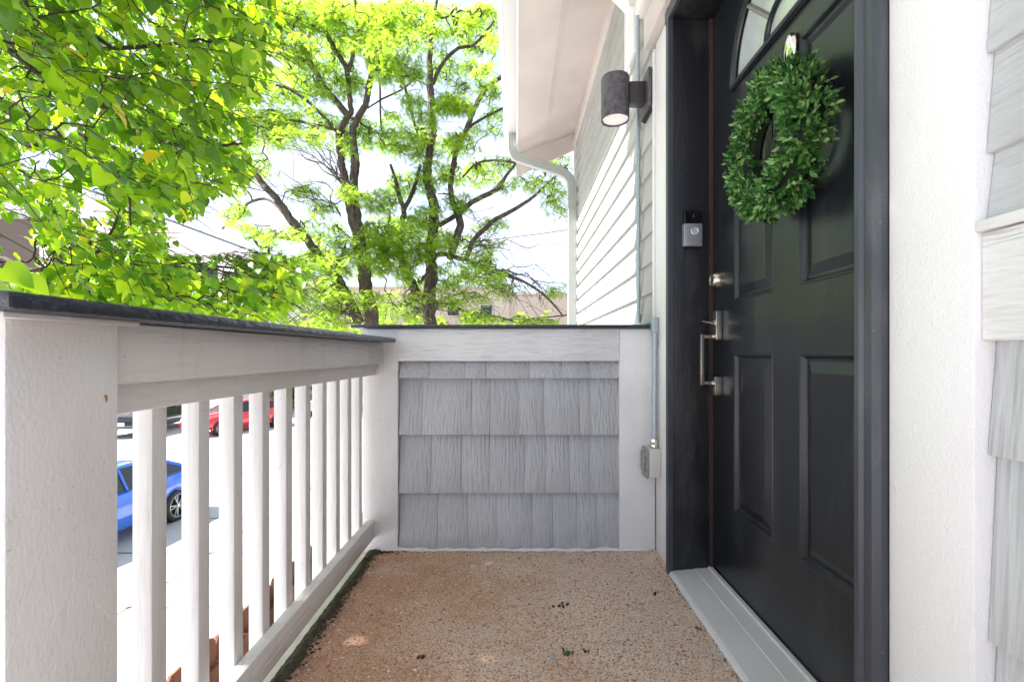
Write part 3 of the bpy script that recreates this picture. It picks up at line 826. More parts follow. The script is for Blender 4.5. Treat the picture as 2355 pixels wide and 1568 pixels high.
# wreath hanger
wh = thing('wreath_hanger', 'shiny oval nickel hook holding the wreath just below the door window', 'hook', (XD - 0.01, 1.207, 1.58))
ov = MB(); prof = [(0.001, 0.012), (0.55, 0.0115), (0.85, 0.009), (1.0, 0.003), (1.0, 0.0)]
seg = 32; vs_ = []
for r, h in prof:
    for i in range(seg):
        a = 2 * math.pi * i / seg
        vs_.append((XD - 0.006 - h, 1.207 + 0.028 * r * math.cos(a), 1.578 + 0.043 * r * math.sin(a)))
fs_ = [(k * seg + i, k * seg + (i + 1) % seg, (k + 1) * seg + (i + 1) % seg, (k + 1) * seg + i) for k in range(len(prof) - 1) for i in range(seg)]
fs_.append(tuple(range(seg)))
ov.add(vs_, fs_)
child(ov, 'oval_disc', 'hook', wh, 0, True)
child(MB().box(XD - 0.0062, XD - 0.0008, 1.194, 1.220, 1.40, 1.60).box(XD - 0.03, XD - 0.006, 1.198, 1.216, 1.50, 1.506), 'hook_strap', 'belldark', wh, 0.0005)

# ------------------------------------------------------------------ leaf helpers
def xf(tpl, pos, dirs, nrm, size):
    """place template (n,3) [x across, y along, z normal] at many positions"""
    d = dirs / np.linalg.norm(dirs, axis=1, keepdims=True)
    x = np.cross(d, nrm); x /= (np.linalg.norm(x, axis=1, keepdims=True) + 1e-9)
    z = np.cross(x, d)
    t = tpl[None] * size[:, None, None]
    return pos[:, None] + t[..., 0:1] * x[:, None] + t[..., 1:2] * d[:, None] + t[..., 2:3] * z[:, None]

def frame_matrix(pos, d, nrm, size):
    d = Vector(d).normalized(); x = d.cross(Vector(nrm)).normalized(); z = x.cross(d)
    m = Matrix.Identity(4)
    for i in range(3):
        m[i][0] = x[i] * size; m[i][1] = d[i] * size; m[i][2] = z[i] * size; m[i][3] = pos[i]
    return m

# ------------------------------------------------------------------ wreath
WC = Vector((0.640, 1.168, 1.322)); WR, Wr = 0.134, 0.029
wt = thing('wreath', 'round green boxwood wreath hanging on the black door', 'wreath', WC)
pts = [(WC.x + 0.012, WC.y + WR * math.cos(2 * math.pi * i / 40), WC.z + WR * math.sin(2 * math.pi * i / 40)) for i in range(41)]
child(MB().tube(pts, 0.024, 9), 'wreath_core', 'wreathcore', wt, 0, True)
pts = [(WC.x + 0.045, WC.y + 0.098 * math.cos(2 * math.pi * i / 40), WC.z + 0.098 * math.sin(2 * math.pi * i / 40)) for i in range(41)]
child(MB().tube(pts, 0.004, 6), 'wire_ring', 'lampdark', wt, 0, True)
btpl = np.array([(0, 0, 0), (-0.20, 0.30, 0.05), (-0.23, 0.62, 0.06), (0, 1.0, -0.02), (0.23, 0.62, 0.06), (0.20, 0.30, 0.05), (0, 0.5, -0.03)])
bfac = np.array([(0, 6, 1), (1, 6, 2), (2, 6, 3), (3, 6, 4), (4, 6, 5), (5, 6, 0)])
bp_, bd_, bn_, bs_ = [], [], [], []
for s_ in range(760):
    a = rnd.uniform(0, 2 * math.pi); ph = rnd.uniform(-1.7, 2.5)     # ph=0 outward from the door
    rad = Vector((0, math.cos(a), math.sin(a)))
    outv = Vector((-1, 0, 0)) * math.cos(ph) + rad * math.sin(ph)
    base = WC + rad * WR + outv * (Wr * rnd.uniform(0.55, 1.0)) * (0.55 if ph < -0.9 else 1.15)
    axis = (outv + Vector((rnd.gauss(0, .38), rnd.gauss(0, .38), rnd.gauss(0, .38)))).normalized()
    t1 = axis.cross(Vector((0.3, 0.2, 1))).normalized(); t2 = axis.cross(t1)
    for k in range(7):
        if k == 6: dv = axis
        else:
            q = k * math.pi * 2 / 3 * 1.02 + (k // 3) * 0.7
            dv = (axis * (0.75 if k < 3 else 1.5) + t1 * math.cos(q) + t2 * math.sin(q)).normalized()
        pp = base + axis * (0.006 + 0.009 * (k // 3))
        nn = (axis * 1.0 - dv * axis.dot(dv)); 
        if nn.length < 0.05: nn = t1
        bp_.append(pp); bd_.append(dv); bn_.append(nn.normalized()); bs_.append(rnd.uniform(0.014, 0.021) * (0.75 if ph < -0.9 else 1))
order = sorted(range(len(bp_)), key=lambda i: (bp_[i] - Vector((0, 0, EYE))).length + 0.6 * (bp_[i].x > WC.x - 0.01))
first, rest = order[:300], order[300:]
lm = bpy.data.meshes.new('boxwood_leaf'); lm.from_pydata([tuple(x) for x in btpl], [], [tuple(int(i) for i in f) for f in bfac]); lm.materials.append(M['box'])
for i in first:
    o = bpy.data.objects.new('leaf', lm); C.objects.link(o); o.parent = wt
    o.matrix_parent_inverse = Matrix.Translation(-WC); o.matrix_basis = frame_matrix(bp_[i], bd_[i], bn_[i], bs_[i])
A = np.array
V = xf(btpl, A([bp_[i] for i in rest]), A([bd_[i] for i in rest]), A([bn_[i] for i in rest]), A([bs_[i] for i in rest]))
F = (bfac[None] + (np.arange(len(rest)) * 7)[:, None, None]).reshape(-1, 3)
o = np_mesh('foliage', V.reshape(-1, 3), F, 'box', wt); o.matrix_parent_inverse = Matrix.Translation(-WC); o['kind'] = 'stuff'

# ------------------------------------------------------------------ wall lamp, door bell, conduit
wl = thing('wall_lamp', 'dark grey cylinder downlight on the house wall beside the door', 'lamp', (0.42, 2.02, 1.8))
LC = (0.421, 2.02)
sh = MB(); seg = 40; prof = [(0.052, 1.812), (0.0575, 1.800), (0.060, 1.800), (0.060, 1.978), (0.058, 1.983), (0.0, 1.984)]
for r, z in prof:
    for i in range(seg):
        a = 2 * math.pi * i / seg; sh.v.append((LC[0] + r * math.cos(a), LC[1] + r * math.sin(a), z))
sh.f = [(k * seg + i, k * seg + (i + 1) % seg, (k + 1) * seg + (i + 1) % seg, (k + 1) * seg + i) for k in range(len(prof) - 1) for i in range(seg)]
child(sh, 'lamp_body', 'lamp', wl, 0, True)
child(MB().cyl(LC, 0.0535, 0.0535, 1.806, 1.812, 40), 'lens', 'lens', wl)
child(MB().box(0.478, 0.552, 1.992, 2.048, 1.868, 1.955), 'arm', 'lampdark', wl, 0.002)
child(MB().box(0.546, 0.560, 1.955, 2.100, 1.832, 1.995), 'backplate', 'lamp', wl, 0.002)
child(MB().box(0.5605, 0.572, 1.962, 2.095, 1.824, 1.99), 'gasket', 'wreathcore', wl)

rb = thing('door_bell', 'black and silver video doorbell on the black door jamb', 'doorbell', (0.628, 1.699, 1.245))
child(MB().box(0.597, 0.660, 1.678, 1.6985, 1.264, 1.311), 'camera_housing', 'belldark', rb, 0.003)
child(MB().box(0.5955, 0.6615, 1.676, 1.6985, 1.183, 1.2635), 'faceplate', 'bellgrey', rb, 0.003)
child(MB().box(0.600, 0.657, 1.690, 1.6988, 1.178, 1.1828), 'base_edge', 'belldark', rb, 0.001)
bt = MB(); seg = 28; prof = [(0.0145, 1.6762), (0.0145, 1.6740), (0.0125, 1.6730), (0.0105, 1.6740), (0.0098, 1.6752), (0.0, 1.6752)]
for r, y in prof:
    for i in range(seg):
        a = 2 * math.pi * i / seg; bt.v.append((0.634 + r * math.cos(a), y, 1.236 + r * math.sin(a)))
bt.f = [(k * seg + i, k * seg + (i + 1) % seg, (k + 1) * seg + (i + 1) % seg, (k + 1) * seg + i) for k in range(len(prof) - 1) for i in range(seg)]
child(bt, 'button', 'bellring', rb, 0, True)
child(MB().lathe([(0.009, 0.0), (0.008, 0.003), (0.004, 0.0045), (0.0005, 0.005)], (0.634, 1.6785, 1.290), axis=1, seg=20, sign=-1), 'lens', 'belldark', rb, 0, True)

cd = thing('conduit', 'thin galvanised electrical conduit running down the house wall', 'pipe', (0.55, 2.14, 0.9))
XC = 0.5535
ytop = 2.147
child(MB().tube([(XC, ytop, 0.945), (XC, ytop, 1.72), (XC, ytop + 0.0, 1.80), (XC - 0.004, ytop - 0.01, 1.92), (XC - 0.006, ytop - 0.012, 2.46)], 0.0089, 14), 'vertical_pipe', 'galv', cd, 0, True)
child(MB().cyl((XC, ytop), 0.0125, 0.0125, 0.932, 0.972, 14).cyl((XC, ytop), 0.0135, 0.0135, 0.965, 0.970, 14), 'connector', 'galv', cd)
child(MB().box(XC - 0.014, XC + 0.010, ytop - 0.016, ytop + 0.014, 0.9165, 0.938), 'elbow', 'galv', cd, 0.004)
child(MB().cyl((XC, 0.927), 0.0085, 0.0085, D - 0.035, ytop - 0.016, 12, axis=1), 'horizontal_pipe', 'galv', cd)
XC2 = 0.548; YC2 = D - 0.036
child(MB().box(XC2 - 0.014, XC2 + 0.013, YC2 - 0.014, YC2 + 0.020, 0.880, 0.942), 'elbow', 'galv', cd, 0.005)
child(MB().tube([(XC2, YC2, 0.882), (XC2 - 0.001, YC2, 0.66), (XC2 - 0.002, YC2, 0.432)], 0.0098, 14), 'lower_pipe', 'galv', cd, 0, True)
child(MB().cyl((XC2, YC2), 0.0125, 0.0125, 0.832, 0.838, 14).cyl((XC2, YC2), 0.0125, 0.0125, 0.846, 0.852, 14), 'collar', 'galv', cd)
child(MB().cyl((XC2 - 0.002, YC2), 0.0135, 0.0135, 0.425, 0.458, 14).cyl((XC2 - 0.002, YC2), 0.0155, 0.0155, 0.436, 0.448, 6), 'connector', 'hook', cd)
ox = thing('outlet_box', 'weathered white electrical outlet box fixed low in the corner by the door', 'outlet', (0.54, D - 0.03, 0.37))
child(MB().box(0.516, 0.5615, D - 0.072, D - 0.001, 0.313, 0.424), 'box_body', 'boxmetal', ox, 0.003)
child(MB().box(0.504, 0.5155, D - 0.070, D - 0.003, 0.309, 0.425), 'cover', 'plasticgray', ox, 0.002)
child(MB().box(0.496, 0.5035, D - 0.062, D - 0.042, 0.335, 0.412), 'flap', 'plasticgray', ox, 0.002)
child(MB().box(0.496, 0.5035, D - 0.034, D - 0.014, 0.335, 0.412), 'flap', 'plasticgray', ox, 0.002)

# ------------------------------------------------------------------ picket fence far below
fe = thing('wooden_fence', 'reddish brown wooden board fence below the balcony', 'fence', (-2.0, 4, GZ))
b0 = MB().prism([(0, 0.05), (0.138, 0.05), (0.138, 1.76), (0.112, 1.80), (0.026, 1.80), (0, 1.76)], 0, -0.009, 0.009).build('fence_board', 'wood')
for i in range(34):
    o = b0 if i == 0 else b0.copy()
    if i: C.objects.link(o)
    o.parent = fe; o.location = (rnd.uniform(-0.004, 0.004), -2.9 + i * 0.1425, rnd.uniform(-0.02, 0.015)); o.rotation_euler = (rnd.uniform(-0.006, 0.006), 0, 0)
for z in (0.35, 1.0, 1.55):
    MB().box(0.010, 0.05, -2.9, 1.95, z, z + 0.085).build('fence_rail', 'wood', fe)
for y in (-2.5, -0.2, 1.6):
    MB().box(0.052, 0.14, y, y + 0.09, -0.1, 1.74).build('fence_post', 'wood', fe)

# ------------------------------------------------------------------ cars
M['tyre'] = plain('tyre_rubber', (0.018, 0.018, 0.018), 0.8)
M['rim'] = plain('alloy_rim', (0.35, 0.35, 0.36), 0.3, 0.8)
M['carglass'] = plain('car_glass', (0.015, 0.020, 0.018), 0.05, 0, 0.6)
M['tail'] = plain('tail_lamp', (0.45, 0.01, 0.01), 0.2)
M['headl'] = plain('head_lamp', (0.75, 0.76, 0.78), 0.15)
M['under'] = plain('car_underside', (0.012, 0.012, 0.012), 0.8)
M['plate'] = plain('blank_plate', (0.72, 0.73, 0.75), 0.5)
def carpaint(name, col):
    m = plain(name, col, 0.22, 0.15, 0.5)
    b = m.node_tree.nodes['Principled BSDF']; b.inputs['Coat Weight'].default_value = 1.0; b.inputs['Coat Roughness'].default_value = 0.05
    return m
def make_car(label, paintmat, loc, rot, kind='sedan', rimmat='rim'):
    """length along +x (front at +x), width along y, stands on z=0"""
    t = thing('parked_car', label, 'car', loc, 'cars parked in the lot')
    t.rotation_euler = (0, 0, rot)
    Lc, Wc = (4.55, 0.90) if kind != 'suv' else (4.75, 0.95)
    if kind == 'suv':
        prof = [(-2.37, .52, 1.02), (-2.30, .40, 1.10), (-1.45, .34, 1.12), (-0.2, .30, 1.12), (1.0, .30, 1.11), (1.2, .32, 1.10), (2.1, .38, 1.02), (2.33, .42, .92), (2.38, .5, .70)]
        roof = [(-2.22, 1.12), (-2.0, 1.72), (-0.8, 1.80), (0.35, 1.76), (1.18, 1.12)]
        wr = 0.37
    else:
        prof = [(-2.27, .48, .86), (-2.20, .34, .98), (-1.70, .28, 1.03), (-0.9, .24, 1.00), (0.2, .22, .97), (0.95, .24, .95), (1.7, .28, .84), (2.15, .30, .72), (2.28, .38, .56)]
        roof = [(-1.95, 1.02), (-1.35, 1.30), (-0.55, 1.43), (0.15, 1.41), (1.08, .95)]
        wr = 0.335
    sec = []
    for x, zb, zt in prof:
        e = 1 - 0.16 * max(0, (abs(x) - 1.6) / 0.7) ** 2
        wv = Wc * e
        sec.append([(x, 0, zb), (x, wv * .86, zb), (x, wv * .97, zb + .10), (x, wv, zb + (zt - zb) * .45), (x, wv * .985, zb + (zt - zb) * .72), (x, wv * .93, zt - .03), (x, wv * .84, zt), (x, 0, zt + .03)])
    mb = MB(); full = []
    for s_ in sec:
        f_ = s_ + [(x, -y, z) for x, y, z in reversed(s_[1:-1])]
        full.append(f_)
    m_ = len(full[0])
    for f_ in full: mb.v += f_
    for i in range(len(full) - 1):
        for k in range(m_): mb.f.append((i * m_ + k, i * m_ + (k + 1) % m_, (i + 1) * m_ + (k + 1) % m_, (i + 1) * m_ + k))
    mb.f += [tuple(range(m_)), tuple((len(full) - 1) * m_ + k for k in range(m_))]
    body = mb.build('body', paintmat, t, 0, True)
    body.data.set_sharp_from_angle(angle=R(50))
    # cabin
    belt = Wc * .86; top_ = Wc * .66
    rw = [belt, top_ * 1.03, top_, top_, belt]
    ca = MB(); n_ = len(roof)
    for (x, z), wv in zip(roof, rw): ca.v += [(x, wv, z), (x, -wv, z)]
    ca.v += [(roof[0][0], belt, roof[0][1] - .1), (roof[0][0], -belt, roof[0][1] - .1), (roof[-1][0], belt, roof[-1][1] - .1), (roof[-1][0], -belt, roof[-1][1] - .1)]
    for i in range(n_ - 1): ca.f.append((2 * i, 2 * i + 2, 2 * i + 3, 2 * i + 1))
    ca.f += [tuple([2 * i for i in range(n_)][::-1]), tuple(2 * i + 1 for i in range(n_))]
    ca.build('window_glass', 'carglass', t)
    rf = MB()
    for i in range(1, n_ - 2):
        (xa, za), (xb, zb_) = roof[i], roof[i + 1]
        k = len(rf.v); wa, wb = rw[i], rw[i + 1]
        rf.v += [(xa, wa + .012, za), (xb, wb + .012, zb_), (xb, wb * .6, zb_ + .03), (xb, -wb * .6, zb_ + .03), (xb, -wb - .012, zb_), (xa, -wa - .012, za), (xa, -wa * .6, za + .03), (xa, wa * .6, za + .03)]
        rf.f += [(k, k + 1, k + 2, k + 7), (k + 7, k + 2, k + 3, k + 6), (k + 6, k + 3, k + 4, k + 5)]
    rf.build('roof', paintmat, t, 0, True)
    for sgn in (1, -1):
        pl = MB()
        def side(x, z):
            zt = np.interp(x, [p[0] for p in roof], [p[1] for p in roof]); zb_ = np.interp(x, [roof[0][0], roof[-1][0]], [roof[0][1], roof[-1][1]])
            f_ = 0 if zt - zb_ < 1e-3 else min(1, max(0, (z - zb_) / (zt - zb_)))
            wt_ = np.interp(x, [p[0] for p in roof], rw); return sgn * (belt * (1 - f_) + wt_ * f_ + .008)
        q = [(roof[0][0], roof[0][1]), (roof[1][0], roof[1][1])]
        pl.tube([(x, side(x, z), z) for x, z in q], .045, 6)
        pl.tube([(roof[-1][0], side(*roof[-1]), roof[-1][1]), (roof[-2][0], side(*roof[-2]), roof[-2][1]), (roof[2][0], side(*roof[2]), roof[2][1]), (roof[1][0], side(*roof[1]), roof[1][1])], .03, 6)
        zb_ = np.interp(-0.25, [roof[0][0], roof[-1][0]], [roof[0][1], roof[-1][1]])
        pl.tube([(-0.25, side(-0.25, zb_), zb_), (-0.22, side(-0.22, 1.38), 1.38 if kind != 'suv' else 1.74)], .03, 6)
        pl.build('window_pillar', paintmat if kind != 'suv' else 'under', t)
    for (hx, hz) in ((-0.95, .86), (0.15, .84)):
        for sgn in (1, -1):
            MB().box(hx - .09, hx + .09, sgn * Wc * .955 - .03, sgn * Wc * .955 + .03, hz, hz + .028).build('door_handle', paintmat, t, 0.008)
    ax = 1.38 if kind != 'suv' else 1.42
    for wx in (-ax + .02, ax):
        for sgn in (1, -1):
            yo = sgn * (Wc - .10)
            ar = MB().tube([(wx + (wr + .035) * math.cos(a), sgn * Wc * .975, wr + (wr + .035) * math.sin(a)) for a in [math.pi * i / 16 - 0.15 for i in range(18)]], .03, 6)
            ar.build('wheel_arch', paintmat, t, 0, True)
            MB().cyl((wx, wr), wr + .03, wr + .03, yo - .1, sgn * (Wc * .985), 28, axis=1).build('wheel_well', 'under', t)
            wh_ = bpy.data.objects.new('wheel', None); C.objects.link(wh_); wh_.parent = t; wh_.location = (wx, sgn * (Wc - .03), wr)
            ty = MB(); pf = [(wr - .085, .10), (wr - .02, .10), (wr, .075), (wr, -.06), (wr - .02, -.09), (wr - .085, -.09)]
            seg_ = 32
            for r_, y_ in pf:
                for i in range(seg_):
                    a = 2 * math.pi * i / seg_; ty.v.append((r_ * math.cos(a), sgn * y_ * .9, r_ * math.sin(a)))
            ty.f = [(k * seg_ + i, k * seg_ + (i + 1) % seg_, (k + 1) * seg_ + (i + 1) % seg_, (k + 1) * seg_ + i) for k in range(len(pf) - 1) for i in range(seg_)]
            ty.build('tyre', 'tyre', wh_, 0, True)
            rm = MB(); rm.cyl((0, 0), wr - .085, wr - .085, sgn * .0, sgn * .012, 30, axis=1)
            rm.build('rim_dish', 'under', wh_)
            rs = MB()
            for i in range(5):
                for off in (-.12, .12):
                    a = 2 * math.pi * i / 5 + off
                    a2 = 2 * math.pi * i / 5 + off * 1.5
                    rs.tube([(.04 * math.cos(a), sgn * .06, .04 * math.sin(a)), ((wr - .09) * math.cos(a2), sgn * .082, (wr - .09) * math.sin(a2))], [.018, .014], 5)
            rs.tube([((wr - .09) * math.cos(2 * math.pi * i / 30), sgn * .082, (wr - .09) * math.sin(2 * math.pi * i / 30)) for i in range(31)], .014, 6)
            rs.cyl((0, 0), .05, .045, sgn * .05, sgn * .085, 16, axis=1)
            rs.build('rim', rimmat, wh_)
    zf = .70 if kind != 'suv' else .88
    for sgn in (1, -1):
        MB().box(prof[-1][0] - .22, prof[-1][0] - .02, sgn * Wc * .62 - .13, sgn * Wc * .62 + .13, zf - .09, zf + .06).build('headlight', 'headl', t, 0.03)
        MB().box(prof[0][0] + .0, prof[0][0] + .16, sgn * Wc * .66 - .15, sgn * Wc * .66 + .15, .76, .92).build('tail_light', 'tail', t, 0.02)
    MB().box(prof[-1][0] - .03, prof[-1][0] + .02, -.50, .50, zf - .30, zf - .12).build('grille', 'under', t, 0.01)
    MB().box(prof[-1][0] + .012, prof[-1][0] + .028, -.155, .155, zf - .33, zf - .18).build('number_plate', 'plate', t)
    MB().box(prof[0][0] - .012, prof[0][0] + .004, -.155, .155, .62, .76).build('number_plate', 'plate', t)
    return t
blue = carpaint('blue_car_paint', (0.03, 0.14, 0.62))
red = carpaint('red_car_paint', (0.50, 0.012, 0.016))
blk = carpaint('black_car_paint', (0.012, 0.013, 0.018))
slv = carpaint('silver_car_paint', (0.42, 0.45, 0.50))
wht = carpaint('white_car_paint', (0.75, 0.77, 0.80))
make_car('bright blue sedan parked nearest, below the railing', blue, (-8.42, 8.95, GZ), R(-92))
make_car('black suv facing the balcony, left of the red car', blk, (-17.3, 22.3, GZ), R(-80), 'suv')
make_car('red sedan parked between the black suv and the silver car', red, (-13.3, 22.5, GZ), R(-118))
make_car('silver suv parked to the right of the red sedan', slv, (-10.8, 28.6, GZ), R(-95), 'suv')
make_car('white sedan parked behind the blue car, left of the black suv', wht, (-21.6, 22.6, GZ), R(-85))

# ------------------------------------------------------------------ neighbouring buildings
nb = thing('neighbour_house', 'pale pink-white gabled apartment house behind the linden tree', 'building', (-24, 27, GZ))
M['stucco'] = plain('pale_stucco', (0.82, 0.76, 0.72), 0.8, scale=3)
M['nwhite'] = plain('white_fascia', (0.78, 0.77, 0.75), 0.6)
M['darkwin'] = plain('dark_window', (0.03, 0.035, 0.05), 0.1)
M['porchdark'] = plain('brown_porch', (0.10, 0.075, 0.06), 0.8)
def zr(x): return 6.72 + (-15.4 - x) * 0.372
mb = MB()
xa, xb = -36, -16.2
pk = -29.5
poly = [(xa, GZ), (xb, GZ), (xb, zr(xb) - .2), (pk, zr(pk) - .2), (xa, zr(pk) - .2 - (pk - xa) * .37)]
mb.prism(poly, 1, 27, 40)
child(mb, 'wall', 'stucco', nb)
def rake(x0, z0, x1, z1, y0, y1, t, name, mat):
    o = MB().add([(x0, y0, z0), (x1, y0, z1), (x1, y1, z1), (x0, y1, z0), (x0, y0, z0 + t), (x1, y0, z1 + t), (x1, y1, z1 + t), (x0, y1, z0 + t)],
             [(0, 1, 2, 3), (4, 7, 6, 5), (0, 4, 5, 1), (1, 5, 6, 2), (2, 6, 7, 3), (3, 7, 4, 0)])
    return child(o, name, mat, nb)
rake(pk, zr(pk) - .05, -15.1, zr(-15.1) - .05, 26.35, 41, .10, 'roof', plain('dark_roofing', (0.10, 0.10, 0.10), .9))
rake(pk - 7, zr(pk) - 2.7, pk, zr(pk) - .05, 26.35, 41, .10, 'roof', bpy.data.materials['dark_roofing'])
rake(pk, zr(pk) - .36, -15.12, zr(-15.12) - .36, 26.30, 26.42, .30, 'rake_board', 'nwhite')
rake(pk, zr(pk) - .52, -15.15, zr(-15.15) - .52, 26.44, 27.0, .15, 'soffit', 'nwhite')
for (x0, x1, z0, z1) in ((-18.3, -17.2, 4.2, 6.0), (-23.0, -21.6, 4.2, 6.0), (-18.4, -17.2, 0.9, 2.5), (-23.0, -21.6, 0.9, 2.5)):
    fr_ = child(MB().box(x0 - .12, x1 + .12, 26.93, 26.999, z0 - .12, z1 + .12), 'window_frame', 'nwhite', nb)
    g_ = MB().box(x0, x1, 26.90, 26.929, z0, z1).build('pane', 'darkwin'); g_.parent = fr_
child(MB().box(-33, -26.6, 26.2, 26.98, 2.6, 8.3), 'porch_block', 'porchdark', nb)  # solid dark brown block standing proud of the wall
child(MB().box(-26.59, -26.3, 26.1, 26.98, GZ, 8.4), 'porch_post', 'nwhite', nb)
child(MB().box(-33, -26.3, 25.9, 26.98, 4.2, 4.45), 'porch_beam', 'nwhite', nb)

bb = thing('brick_building', 'long salmon brick building far behind the locust trees', 'building', (-14, 70, GZ))
def brick_mat():
    m, n, link, b, out = nodes_of('salmon_brick')
    g = n.new('ShaderNodeTexCoord'); mp_ = n.new('ShaderNodeMapping'); mp_.inputs['Rotation'].default_value = (R(90), 0, 0)
    link(g.outputs['Object'], mp_.inputs[0])
    t = n.new('ShaderNodeTexBrick'); t.inputs['Scale'].default_value = 2.5
    t.inputs['Color1'].default_value = (0.74, 0.54, 0.46, 1); t.inputs['Color2'].default_value = (0.80, 0.60, 0.52, 1); t.inputs['Mortar'].default_value = (0.78, 0.68, 0.62, 1)
    link(mp_.outputs[0], t.inputs['Vector']); link(t.outputs[0], b.inputs['Base Color']); b.inputs['Roughness'].default_value = .9
    return m
M['brick'] = brick_mat()
child(MB().box(-44, -1.2, 70, 84, GZ, 10.6), 'wall', 'brick', bb)
child(MB().box(-1.19, 8, 70.6, 84, GZ, 9.6), 'wall', 'brick', bb)
child(MB().box(-44.2, -1.1, 69.7, 84, 10.6, 11.0), 'parapet_coping', 'nwhite', bb)
child(MB().box(-1.0, 8.1, 70.3, 84, 9.6, 9.95), 'parapet_coping', 'nwhite', bb)
for x in (-40, -34, -28, -22, -16, -10.5, -5.6):
    for z in (-1, 2.6, 6.3):
        f_ = child(MB().box(x, x + 1.9, 69.9, 69.99, z, z + 1.7), 'window_frame', 'nwhite', bb)
        g_ = MB().box(x + .12, x + 1.78, 69.86, 69.899, z + .12, z + 1.58).build('pane', 'darkwin'); g_.parent = f_

# overhead cables
def cable(a, b, r_, label, sag=0.3):
    a, b = Vector(a), Vector(b); pts = []
    for i in range(25):
        t = i / 24; p = a.lerp(b, t); p.z -= sag * 4 * t * (1 - t); pts.append(p)
    o = MB().tube(pts, r_, 5).build('power_line', 'belldark'); tag(o, label, 'cable', 'overhead power lines')
cable(P(1010, 560, 34), P(1500, 492, 30), 0.022, 'thin dark power line crossing the sky highest beside the downspout')
cable(P(1000, 592, 44), P(1500, 522, 40), 0.014, 'faint power line in the sky below the dark upper one')
cable(P(1060, 736, 24), P(1500, 690, 22), 0.035, 'thick cable crossing low in front of the brick building')

# ------------------------------------------------------------------ trees
def connect(nodes, roots, trunk_c, wgt=0.35):
    """greedy branching: every node hangs on the nearest node that is closer to the trunk"""
    pts = list(roots); par = [-1] * len(roots)
    nodes = sorted(nodes, key=lambda p: min((p - Vector(r)).length for r in trunk_c))
    arr = np.zeros((len(roots) + len(nodes), 3)); arr[:len(roots)] = np.array(roots); cnt = len(roots)
    depth = np.zeros(len(arr)); 
    for p in nodes:
        d = np.linalg.norm(arr[:cnt] - np.array(p), axis=1) + wgt * 0.02 * depth[:cnt]
        j = int(d.argmin()); arr[cnt] = p; par.append(j); depth[cnt] = depth[j] + d[j]; pts.append(p); cnt += 1
    load = np.ones(cnt)
    for i in range(cnt - 1, -1, -1):
        if par[i] >= 0: load[par[i]] += load[i]
    return arr[:cnt], par, load

def branch_mesh(name, arr, par, load, nroot, k, rmin, parent, mat, rmax=0.06, wig=0.10, seg=4, skip=0):
    V = []; F = []; base = 0
    ang = np.arange(seg) * 2 * np.pi / seg
    for i in range(nroot, len(arr)):
        a, b = arr[par[i]], arr[i]
        d = b - a; Ln = np.linalg.norm(d)
        if Ln < 1e-4 or (skip and Ln > skip): continue
        t = d / Ln
        x = np.cross(t, (0.3, 0.2, 1.0)); x /= np.linalg.norm(x); y = np.cross(t, x)
        r1 = min(rmax, rmin + k * math.sqrt(load[i])); r0 = min(rmax * 1.1, max(r1, rmin + k * math.sqrt(load[i]) * 1.15))
        off = (x * rng.normal(0, wig) + y * rng.normal(0, wig)) * Ln; off2 = (x * rng.normal(0, wig) + y * rng.normal(0, wig)) * Ln
        off[2] -= 0.02 * Ln
        rings = [(a, r0), (a + d * .35 + off, (r0 * 2 + r1) / 3), (a + d * .7 + off2, (r0 + 2 * r1) / 3), (b, r1 * .8)]
        for c, r_ in rings:
            V.append(c + r_ * (np.cos(ang)[:, None] * x + np.sin(ang)[:, None] * y))
        for q in range(3):
            for s_ in range(seg):
                F.append((base + q * seg + s_, base + q * seg + (s_ + 1) % seg, base + (q + 1) * seg + (s_ + 1) % seg, base + (q + 1) * seg + s_))
        base += 4 * seg
    o = np_mesh(name, np.concatenate(V), np.array(F), mat, parent)
    return o

def smooth_path(pts, n_=6):
    out = []; pts = [Vector(p) for p in pts]
    for i in range(len(pts) - 1):
        p0 = pts[max(i - 1, 0)]; p1 = pts[i]; p2 = pts[i + 1]; p3 = pts[min(i + 2, len(pts) - 1)]
        for k in range(n_):
            t = k / n_
            out.append(0.5 * ((2 * p1) + (p2 - p0) * t + (2 * p0 - 5 * p1 + 4 * p2 - p3) * t * t + (3 * p1 - p0 - 3 * p2 + p3) * t ** 3))
    out.append(pts[-1]); return out

def inpoly(x, y, poly):
    c = False; n_ = len(poly)
    for i in range(n_):
        x1, y1 = poly[i]; x2, y2 = poly[(i + 1) % n_]
        if (y1 > y) != (y2 > y) and x < (x2 - x1) * (y - y1) / (y2 - y1) + x1: c = not c
    return c
def proj(p):
    return 1190 + FV * p[0] / p[1], 812 - FV * (p[2] - EYE) / p[1]

